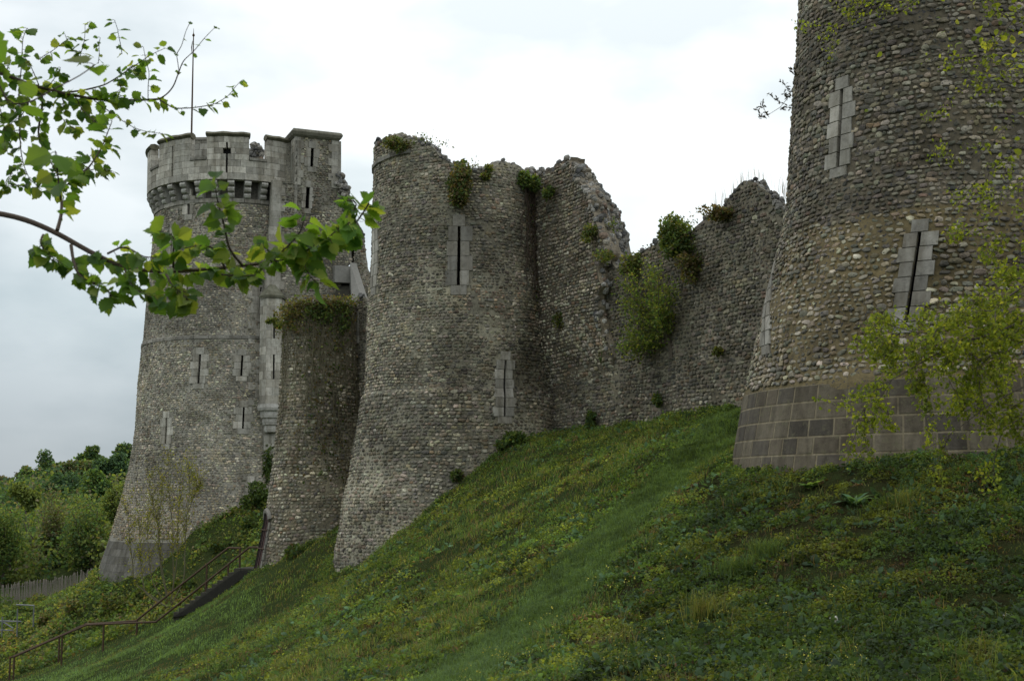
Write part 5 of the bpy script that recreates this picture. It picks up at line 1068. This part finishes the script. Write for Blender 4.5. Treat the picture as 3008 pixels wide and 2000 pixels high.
# ivy over the head of the narrow tower with long bare stems
iv = empty('ivy', IT.surf(np.array(0.), np.array(-2.), np.array(0.))[0], 'big brown-green ivy mantle over the top of the narrow tower with long hanging stems', 'ivy'); f = MB(); b_ = MB()
for _ in range(52):
    u = rng.uniform(283, 353); v = 301+abs(rng.normal(0, 15)); a, z = IT.hit(u, v); c = IT.surf(np.array(a), np.array(z), np.array(.12))[0]; g = abs(u-330) < 16 and v > 306 and v < 334
    clump(f, c, (.34, .18, .28), 60, .095, [40, 20, 30, 5, 5, 0] if g else [8, 22, 8, 46, 0, 16], .8, .35, .1)
for _ in range(85):
    u0 = rng.uniform(286, 352); a, z = IT.hit(u0, 306); z1_ = z-rng.uniform(2, 7.5)*(1 if rng.random() < .6 else .5); zz = np.linspace(z, z1_, 16); aa = a+np.cumsum(rng.normal(0, .03, 16))
    b_.tube(IT.surf(aa, zz, np.full(16, .085)+rng.normal(0, .02, 16))[0], rng.uniform(.006, .014), 4)
for _ in range(2600):
    pass
N = 900; a = rng.normal(.12, .42, N); z = IT.hit(320, 306)[1]-rng.uniform(0, 1, N)**1.3*7.; c, n = IT.surf(a, z, np.full(N, .10)); leaves(f, c, rnd_dir(N, -.8), n+rng.normal(0, .5, (N, 3)), .10*rng.uniform(.5, 1.3, N), .8, tints(N, [10, 12, 24, 54, 0, 0], .35)*.9)
f.build('foliage', M['leaf'], iv); b_.build('stem', M['pstem'], iv)
vn_ = empty('dry_vine', MT.surf(np.array(1.2), np.array(4.), np.array(0.))[0], 'brown tangle of dead creeper stems in the corner right of the middle tower', 'vine'); b_ = MB(); f = MB()
for _ in range(70):
    a, z = MT.hit(rng.uniform(526, 540), 186); zz = np.linspace(z, z-rng.uniform(1.5, 4.5), 12); aa = np.clip(a+np.cumsum(rng.normal(0, .025, 12)), .7, 1.5); b_.tube(MT.surf(aa, zz, np.full(12, .1)+rng.normal(0, .03, 12))[0], .013, 4)
N = 900; aa = rng.normal(1.15, .12, N); zz = MT.hit(530, 190)[1]-rng.uniform(0, 1, N)**1.4*4.5; c, n = MT.surf(aa, zz, np.full(N, .12)); leaves(f, c, rnd_dir(N, -.8), n+rng.normal(0, .6, (N, 3)), .09*rng.uniform(.5, 1.3, N), .7, tints(N, [8, 10, 20, 60, 0, 2], .35)*.8)
b_.build('stem', M['bark'], vn_); f.build('foliage', M['leaf'], vn_)
hv = empty('ivy', CW.surf(np.array(CW.hit(603.7, 361)[0]), np.array(CW.hit(603.7, 361)[1]), np.array(0.))[0], 'narrow bright green ivy strand hanging straight down the curtain wall', 'ivy'); f = MB(); N = 420
ss, z1_ = CW.hit(603.7, 326); z0_ = CW.hit(603.7, 361)[1]; s_ = ss+rng.normal(0, .07, N); zz = rng.uniform(z0_, z1_, N); c, n = CW.surf(s_, zz, rng.uniform(.04, .14, N)); leaves(f, c, rnd_dir(N, -.8), n+rng.normal(0, .4, (N, 3)), .09*rng.uniform(.6, 1.3, N), .8, tints(N, [60, 20, 20, 0, 0, 0], .3)); f.build('foliage', M['leaf'], hv)
b_ = MB(); zz = np.linspace(z0_, z1_, 10); b_.tube(CW.surf(np.full(10, ss), zz, np.full(10, .05))[0], .012, 4); b_.build('stem', M['twig'], hv)
# leaning shrub on the face of the curtain wall, fanning left from a dark root
a, z = CW.hit(671, 342); rt0 = CW.surf(np.array(a), np.array(z), np.array(.0))[0]; fs = empty('wall_shrub', rt0, 'large light-green shrub fanning up and left from a dark root halfway up the curtain wall', 'shrub'); f = MB(); b_ = MB()
for _ in range(46):
    th = rng.uniform(-.30, 2.15); ln = rng.uniform(.75, 1.0)*np.interp(th, [-.3, .2, 1.0, 1.8, 2.2], [2.0, 1.8, 2.9, 2.4, 1.2]); m = .25
    e = CW.surf(np.array(a-ln*math.cos(th)*.95), np.array(z+ln*math.sin(th)*1.0), np.array(rng.uniform(.2, .9)))[0]; mid = (rt0+e)/2+CW.n*.25+np.array([0, 0, .12]); Q = smooth_line([rt0, mid, e], 12); b_.tube(Q, np.linspace(.022, .004, 12), 4)
    for j in range(3, 12):
        N = 13; leaves(f, Q[j]+rng.normal(0, .12, (N, 3)), rnd_dir(N), rnd_dir(N, .6), .085*rng.uniform(.5, 1.3, N), .65, tints(N, [44, 34, 10, 0, 6, 10], .3)*1.45)
N = 300; b_.tube(smooth_line([rt0-[0, 0, .5], rt0-[0, 0, .1], rt0+CW.n*.2+[0, 0, .3]], 8), np.linspace(.09, .05, 8), 6); f.build('foliage', M['leafn'], fs); b_.build('stem', M['twig'], fs)
def skyling(S, u, v, label, h, wdt, n, lean=0., L=.08, w=(30, 30, 30, 10, 0, 0), name='wall_sapling', back=.3, leafn=9):
    a, z = S.hit(u, v); p = S.surf(np.array(a), np.array(z-.1), np.array(-back))[0]; t = empty(name, p, label, 'sapling'); f = MB(); b_ = MB(); D = p[1]; h = h/F*D; wdt = wdt/F*D
    for _ in range(n):
        e = p+np.array([rng.normal(0, .5)*wdt+lean*h, rng.normal(0, .2), h*rng.uniform(.55, 1.05)]); Q = smooth_line([p, (p+e)/2+rng.normal(0, .06, 3)*wdt, e], 9); b_.tube(Q, np.linspace(.014, .005, 9), 4)
        for j in range(4, 9):
            if rng.random() < .85: N = rng.integers(3, leafn); leaves(f, Q[j]+rng.normal(0, .10, (N, 3)), rnd_dir(N), rnd_dir(N, .4), L*rng.uniform(.6, 1.3, N), .6, tints(N, w, .3))
    f.build('foliage', M['leaf'], t); b_.build('stem', M['twig'], t)
skyling(MT, 420, 148, 'thin-leaved sapling against the sky on the left top of the middle tower', 23, 22, 10, .35)
skyling(MT, 474, 171, 'tiny lone sapling standing in the dip of the middle tower top', 17, 7, 5)
skyling(CW, 676, 232, 'taller leafy sapling on the curtain wall top, above the rounded bush', 19, 14, 7)
skyling(CW, 658, 243, 'short leafy sapling on the curtain wall top left of the rounded bush', 16, 9, 4)
skyling(CW, 637, 256, 'small wispy sapling left along the curtain wall top', 13, 9, 4)
skyling(CW, 622, 265, 'low sprig beside the notch of the curtain wall', 7, 8, 3)
skyling(S2, 601, 226, 'sprig leaning out from the edge of the ruined stub', 9, 5, 3, .7)
gr = MB(); st_ = np.array([CW.hit(u, v) for u, v in [(703, 214), (712, 206), (722, 199), (731, 189), (740, 179), (752, 178), (779, 194), (784, 197), (790, 200)]]); N = 90; i = rng.uniform(0, 8, N); s_ = np.interp(i, range(9), st_[:, 0]); zz = np.interp(i, range(9), st_[:, 1])
blades(gr, CW.surf(s_, zz-.08, -rng.uniform(.05, .5, N))[0], rng.uniform(.2, .75, N), np.full(N, .014), tints(N, [10, 20, 10, 50, 0, 10], .3), .35); tag(gr.build('dry_grass', M['grass']), 'sparse dry grass stalks on the curtain wall peak', 'grass', kind='stuff')
# ---- trees of the hillside left of the keep
WD = np.array([(.095, .165, .050), (.160, .205, .055), (.055, .105, .048), (.15, .140, .085), (.080, .140, .070), (.120, .155, .062)])
def hill_tree(name, label, u0, u1, v0, v1, Y, w, N=1100, L=None, lobes=7, stems=0, grp='trees of the hillside', dense=.35):
    c = at((u0+u1)/2, (v0+v1)/2, Y); rx = (u1-u0)/2/F*Y; rz = (v1-v0)/2/F*Y; g = min(float(hillz(np.array(c[0]), np.array(c[1]))) if Y > 96 else float(gz(c[0], c[1])), c[2]-rz*.7)
    t = empty(name, (c[0], c[1], g), label, 'tree', grp); f = MB(); L = (L or Y*.0038)*.62; N = int(N*2.4)
    for i in range(lobes):
        q = nrm(rng.normal(0, 1, 3)); q[2] = abs(q[2])*rng.choice([1, -.9]); o = q*np.array([rx, rx*.7, rz])*rng.uniform(.35, .75); k = rng.uniform(.36, .56)
        clump(f, c+o, (rx*k, rx*k, rz*k), N//lobes, L, w, .75, .32, dense, WD, .7)
    f.build('crown', M['wood'], t); b_ = MB(); b_.tube(smooth_line([[c[0], c[1], g-.4], [c[0]+rx*.04, c[1], (g+c[2])/2], [c[0], c[1], c[2]+rz*.3]], 8), np.linspace(.2, .06, 8)*Y/120, 6)
    for i in range(7+stems):
        e = c+np.array([rng.normal(0, .5)*rx, rng.normal(0, .3)*rx, rng.uniform(-.3, .85)*rz]); s_ = np.array([c[0]+rng.normal(0, .25)*rx*(stems > 0), c[1], c[2]-rz*(.8 if stems else .5)]); b_.tube(smooth_line([s_, (s_+e)/2+[0, 0, .2], e], 6), np.linspace(.09, .03, 6)*Y/120, 4)
    b_.build('trunk', M['twig'], t)
for a in [('round_tree', 'dark green dome-shaped tree on the slope, darkest of the hillside', 44, 80, 471, 508, 150, [4, 0, 80, 0, 16, 0], 2200, None, 12),
          ('hill_tree', 'yellow-green tree between the left edge and the dark dome-shaped tree', 12, 40, 481, 512, 118, [10, 75, 0, 0, 0, 15], 1300),
          ('bare_tree', 'brownish nearly leafless tree at the left edge on the skyline', -8, 15, 474, 500, 170, [0, 4, 4, 85, 0, 7], 800, None, 6, 6),
          ('hill_tree', 'tall olive-brown thinly leaved tree above the paling fence', 26, 66, 488, 574, 92, [6, 14, 4, 44, 0, 32], 2300, .26, 16, 10),
          ('hill_tree', 'broad green many-stemmed tree against the left flank of the keep', 64, 112, 500, 574, 86, [34, 24, 10, 6, 6, 20], 2600, .27, 18, 10),
          ('hill_tree', 'bright yellow-green tree touching the left edge of the keep', 98, 132, 484, 532, 90, [20, 70, 0, 0, 0, 10], 1700, .26, 10),
          ('hill_tree', 'blue-green rounded tree below the skyline next to the keep', 96, 128, 452, 484, 170, [10, 0, 24, 0, 66, 0], 1400),
          ('hill_tree', 'flat-topped dark tree standing out on the left skyline', 34, 56, 451, 490, 190, [26, 6, 44, 4, 20, 0], 700, .6, 6),
          ('hill_tree', 'dark green tree on the skyline touching the keep', 114, 138, 441, 460, 195, [34, 6, 36, 4, 20, 0], 900),
          ('hill_tree', 'olive crowned tree on the skyline above the dark dome-shaped tree', 56, 98, 456, 482, 180, [16, 10, 14, 30, 0, 30], 1700, None, 10),
          ('hill_tree', 'tall green tree filling the left edge above the fence', -16, 24, 498, 576, 84, [48, 34, 8, 0, 0, 10], 2300, .26, 16, 4),
          ('hill_tree', 'fresh green tree right of the dark dome-shaped tree', 78, 114, 470, 502, 140, [62, 14, 12, 0, 12, 0], 1700, None, 10),
          ('hill_tree', 'spiky mid-green tree on the skyline halfway to the keep', 78, 106, 446, 466, 195, [50, 14, 20, 6, 10, 0], 1000),
          ('hill_tree', 'low green tree on the falling left skyline', 14, 38, 466, 482, 190, [30, 14, 26, 20, 0, 10], 800)]: hill_tree(*a)
wo = MB()
for _ in range(620):
    Y = 84+131*rng.uniform(0, 1)**1.3; u = rng.uniform(-260, 150); c = at(u, 500, Y); g = float(hillz(np.array(c[0]), np.array(c[1]))) if Y > 96 else float(gz(c[0], c[1])); h = rng.uniform(3, 6.5)*min(1, (Y-55)/60)
    topv = np.interp(u, [-260, 0, 40, 100, 140], [500, 482, 466, 450, 446]); zt = at(u, topv, Y)[2]-rng.uniform(0, 1)
    if g+h*1.1 > zt: h = (zt-g)/1.1
    if h < 1: continue
    clump(wo, (c[0], c[1], g+h*.55), (h*.55, h*.55, h*.58), 260, Y*.0030, [(34, 18, 20, 10, 8, 10), (8, 50, 0, 14, 0, 28), (20, 0, 50, 5, 25, 0)][rng.integers(3)], .8, .3, .4, WD, .8)
tag(wo.build('wood', M['wood']), 'mixed green wood covering the far hillside left of the keep', 'wood', kind='stuff')
for u, v, s, w_, lab in [(120, 600, 13, [20, 40, 20, 10, 0, 10], 'weedy shrub on the bank left of the saplings'), (146, 592, 13, [20, 30, 40, 5, 0, 5], 'dark weedy shrub around the sapling stems'), (100, 622, 11, [20, 40, 20, 10, 0, 10], 'yellow-green weedy shrub above the lower handrail'), (75, 606, 12, [10, 30, 20, 30, 0, 10], 'brownish weedy shrub on the far lower bank'), (182, 585, 12, [40, 20, 30, 0, 10, 0], 'green weedy shrub right of the sapling stems'), (245, 520, 10, [40, 10, 45, 0, 5, 0], 'leafy dark patch above the doorway rail'), (215, 545, 10, [30, 20, 40, 5, 5, 0], 'leafy green shrub between keep and steps'), (46, 618, 10, [10, 40, 20, 20, 0, 10], 'small yellowish shrub next to the steel railing'), (2, 604, 17, [34, 4, 52, 0, 10, 0], 'dark green bush under the paling fence at the left edge'), (38, 598, 13, [24, 40, 16, 10, 0, 10], 'yellowish bush under the middle of the paling fence'), (20, 610, 14, [40, 20, 30, 0, 10, 0], 'mid-green bush behind the steel railing')]:
    p = ghit(u, v+s*.4); f = MB(); R = s/F*p[1]
    for i in range(5): clump(f, p+np.array([rng.normal(0, .6)*R, rng.normal(0, .5)*R, R*rng.uniform(.1, .55)]), (R*.6, R*.6, R*.45), 170, .15, w_, .65, .35, .2)
    tag(f.build('weed_shrub', M['leaf']), lab, 'shrub', 'weedy shrubs on the lower bank')
# ---- chestnut paling fence and steel railing at the left edge
fa = ghit(-30, 586); fb_ = at(92, 578, 77.); fe = empty('paling_fence', ((fa+fb_)/2)[:2].tolist()+[float(gz(*((fa+fb_)/2)[:2]))], 'weathered chestnut paling fence between the hillside trees and the keep', 'fence'); mb = MB(); mw = MB()
A_ = at(-30, 580, 79.); B_ = at(92, 580, 76.)
for i in range(120):
    p = A_+(B_-A_)*i/119; g = float(gz(p[0], p[1])); h = 1.25+rng.normal(0, .06); l = rng.normal(0, .05, 2)
    mb.tube([[p[0], p[1], g-.1], [p[0]+l[0]*.5, p[1], g+h*.6], [p[0]+l[0], p[1]+l[1], g+h-.06], [p[0]+l[0], p[1]+l[1], g+h]], [.032, .03, .028, .004], 4, np.ones(3)*rng.uniform(.6, 1.4))
o = mb.build('paling', M['pale'], fe); o['kind'] = 'stuff'
for h in (.35, 1.0):
    Q = np.array([A_+(B_-A_)*q for q in np.linspace(0, 1, 30)]); Q[:, 2] = gz(Q[:, 0], Q[:, 1])+h; mw.tube(Q, .008, 4)
mw.build('wire', M['steel'], fe)
srl = empty('steel_railing', ghit(22, 632), 'pale galvanised steel railing half hidden at the lower left edge', 'railing'); Yr = 58.
ql = lambda x, y: at(x*.1629, 425.5+y*.1629, Yr)
for pts in ([(-120, 1200), (10, 1195), (130, 1198)], [(100, 1095), (212, 1100)], [(-120, 1250), (80, 1252)], [(10, 1195), (80, 1240)]):
    mb = MB(); mb.tube([ql(*p) for p in pts], .035, 6); mb.build('rail', M['steel'], srl)
for x, y0, y1 in ((15, 1170, 1290), (108, 1120, 1290), (208, 1098, 1230), (-60, 1190, 1300)):
    mb = MB(); mb.tube([ql(x, y0), ql(x-4, y1)], .035, 6); mb.build('post', M['steel'], srl)
# ------------------------------------------------------------------ camera, sky, sun
cam = bpy.data.cameras.new('camera'); co = bpy.data.objects.new('camera', cam); C.objects.link(co); bpy.context.scene.camera = co
cam.sensor_width = 23.6; cam.lens = F/1024*23.6; cam.clip_start = .1; cam.clip_end = 4000
U = np.array([0, -sp, cp]); X = np.array([1., 0, 0]); r_ = cr*X+sr*U; u_ = -sr*X+cr*U; f_ = np.array([0, cp, sp])
co.matrix_world = Matrix([[r_[i], u_[i], -f_[i], 0] for i in range(3)]+[[0, 0, 0, 1]])
cam.dof.use_dof = True; cam.dof.focus_distance = 32; cam.dof.aperture_fstop = 5.6
w = bpy.data.worlds.new('World'); bpy.context.scene.world = w; w.use_nodes = True
t = w.node_tree; t.nodes.clear()
N = lambda k, **kw: (lambda nd: ([setattr(nd, a, b) for a, b in kw.items()], nd)[1])(t.nodes.new(k))
SUN_EL, SUN_AZ = math.radians(52), math.radians(-75)      # azimuth from +Y towards +X
sky = N('ShaderNodeTexSky', sky_type='NISHITA', sun_disc=False, sun_elevation=SUN_EL, sun_rotation=SUN_AZ)
tc = N('ShaderNodeTexCoord'); sx = N('ShaderNodeSeparateXYZ'); t.links.new(tc.outputs['Generated'], sx.inputs[0])
def mth(op, a, b=None, c=None):
    m = N('ShaderNodeMath', operation=op)
    for i, q in enumerate((a, b, c)):
        if q is None: continue
        if isinstance(q, bpy.types.NodeSocket): t.links.new(q, m.inputs[i])
        else: m.inputs[i].default_value = q
    return m.outputs[0]
mp = N('ShaderNodeMapping'); mp.inputs['Scale'].default_value = (1, 1, 2.2); t.links.new(tc.outputs['Generated'], mp.inputs[0])
n1 = N('ShaderNodeTexNoise'); n1.inputs['Scale'].default_value = 4.2; n1.inputs['Detail'].default_value = 5; n1.inputs['Roughness'].default_value = .5; t.links.new(mp.outputs[0], n1.inputs['Vector'])
el = sx.outputs['Z']
base = N('ShaderNodeValToRGB'); t.links.new(el, base.inputs[0]); e = base.color_ramp.elements
e[0].position = 0.; e[0].color = (4.3, 4.75, 5.05, 1); e[1].position = .5; e[1].color = (11.2, 11.3, 11.3, 1)
for p, c in ((.06, (5.0, 5.5, 5.8)), (.15, (7.2, 7.85, 8.0)), (.26, (9.0, 9.4, 9.45))):
    q = e.new(p); q.color = (*c, 1)
cl = N('ShaderNodeValToRGB'); t.links.new(n1.outputs['Fac'], cl.inputs[0]); e = cl.color_ramp.elements
e[0].position = .36; e[0].color = (.80, .845, .865, 1); e[1].position = .56; e[1].color = (1.10, 1.10, 1.10, 1)
mx = N('ShaderNodeMix', data_type='RGBA', blend_type='MULTIPLY'); mx.inputs[0].default_value = 1; t.links.new(base.outputs[0], mx.inputs[6]); t.links.new(cl.outputs[0], mx.inputs[7])
side = N('ShaderNodeValToRGB'); t.links.new(mth('ADD', mth('MULTIPLY', sx.outputs['X'], .9), .5), side.inputs[0]); e = side.color_ramp.elements
e[0].position = .12; e[0].color = (.86, .88, .9, 1); e[1].position = .42; e[1].color = (1.1, 1.1, 1.1, 1)
m3 = N('ShaderNodeMix', data_type='RGBA', blend_type='MULTIPLY'); m3.inputs[0].default_value = 1; t.links.new(mx.outputs[2], m3.inputs[6]); t.links.new(side.outputs[0], m3.inputs[7])
m2 = N('ShaderNodeMix', data_type='RGBA'); m2.inputs[0].default_value = .93; t.links.new(sky.outputs[0], m2.inputs[6]); t.links.new(m3.outputs[2], m2.inputs[7])
bg = N('ShaderNodeBackground'); bg.inputs['Strength'].default_value = .1; t.links.new(m2.outputs[2], bg.inputs[0])
ow = N('ShaderNodeOutputWorld'); t.links.new(bg.outputs[0], ow.inputs[0])
sl = bpy.data.lights.new('sun', 'SUN'); so = bpy.data.objects.new('sun', sl); C.objects.link(so); sl.energy = .8; sl.angle = math.radians(25); sl.color = (1, .96, .9)
so.rotation_euler = (math.pi/2-SUN_EL, 0, -SUN_AZ+PI) if False else (0, 0, 0)
sd_ = np.array([math.cos(SUN_EL)*math.sin(SUN_AZ), math.cos(SUN_EL)*math.cos(SUN_AZ), math.sin(SUN_EL)])
from mathutils import Vector
so.rotation_euler = Vector(sd_).to_track_quat('Z', 'Y').to_euler()
so.location = (0, 0, 60)
vs = bpy.context.scene.view_settings; vs.view_transform = 'Standard'; vs.look = 'None'; vs.exposure = .1; vs.gamma = 1
bpy.context.scene.cycles.max_bounces = 6; bpy.context.scene.cycles.transparent_max_bounces = 4
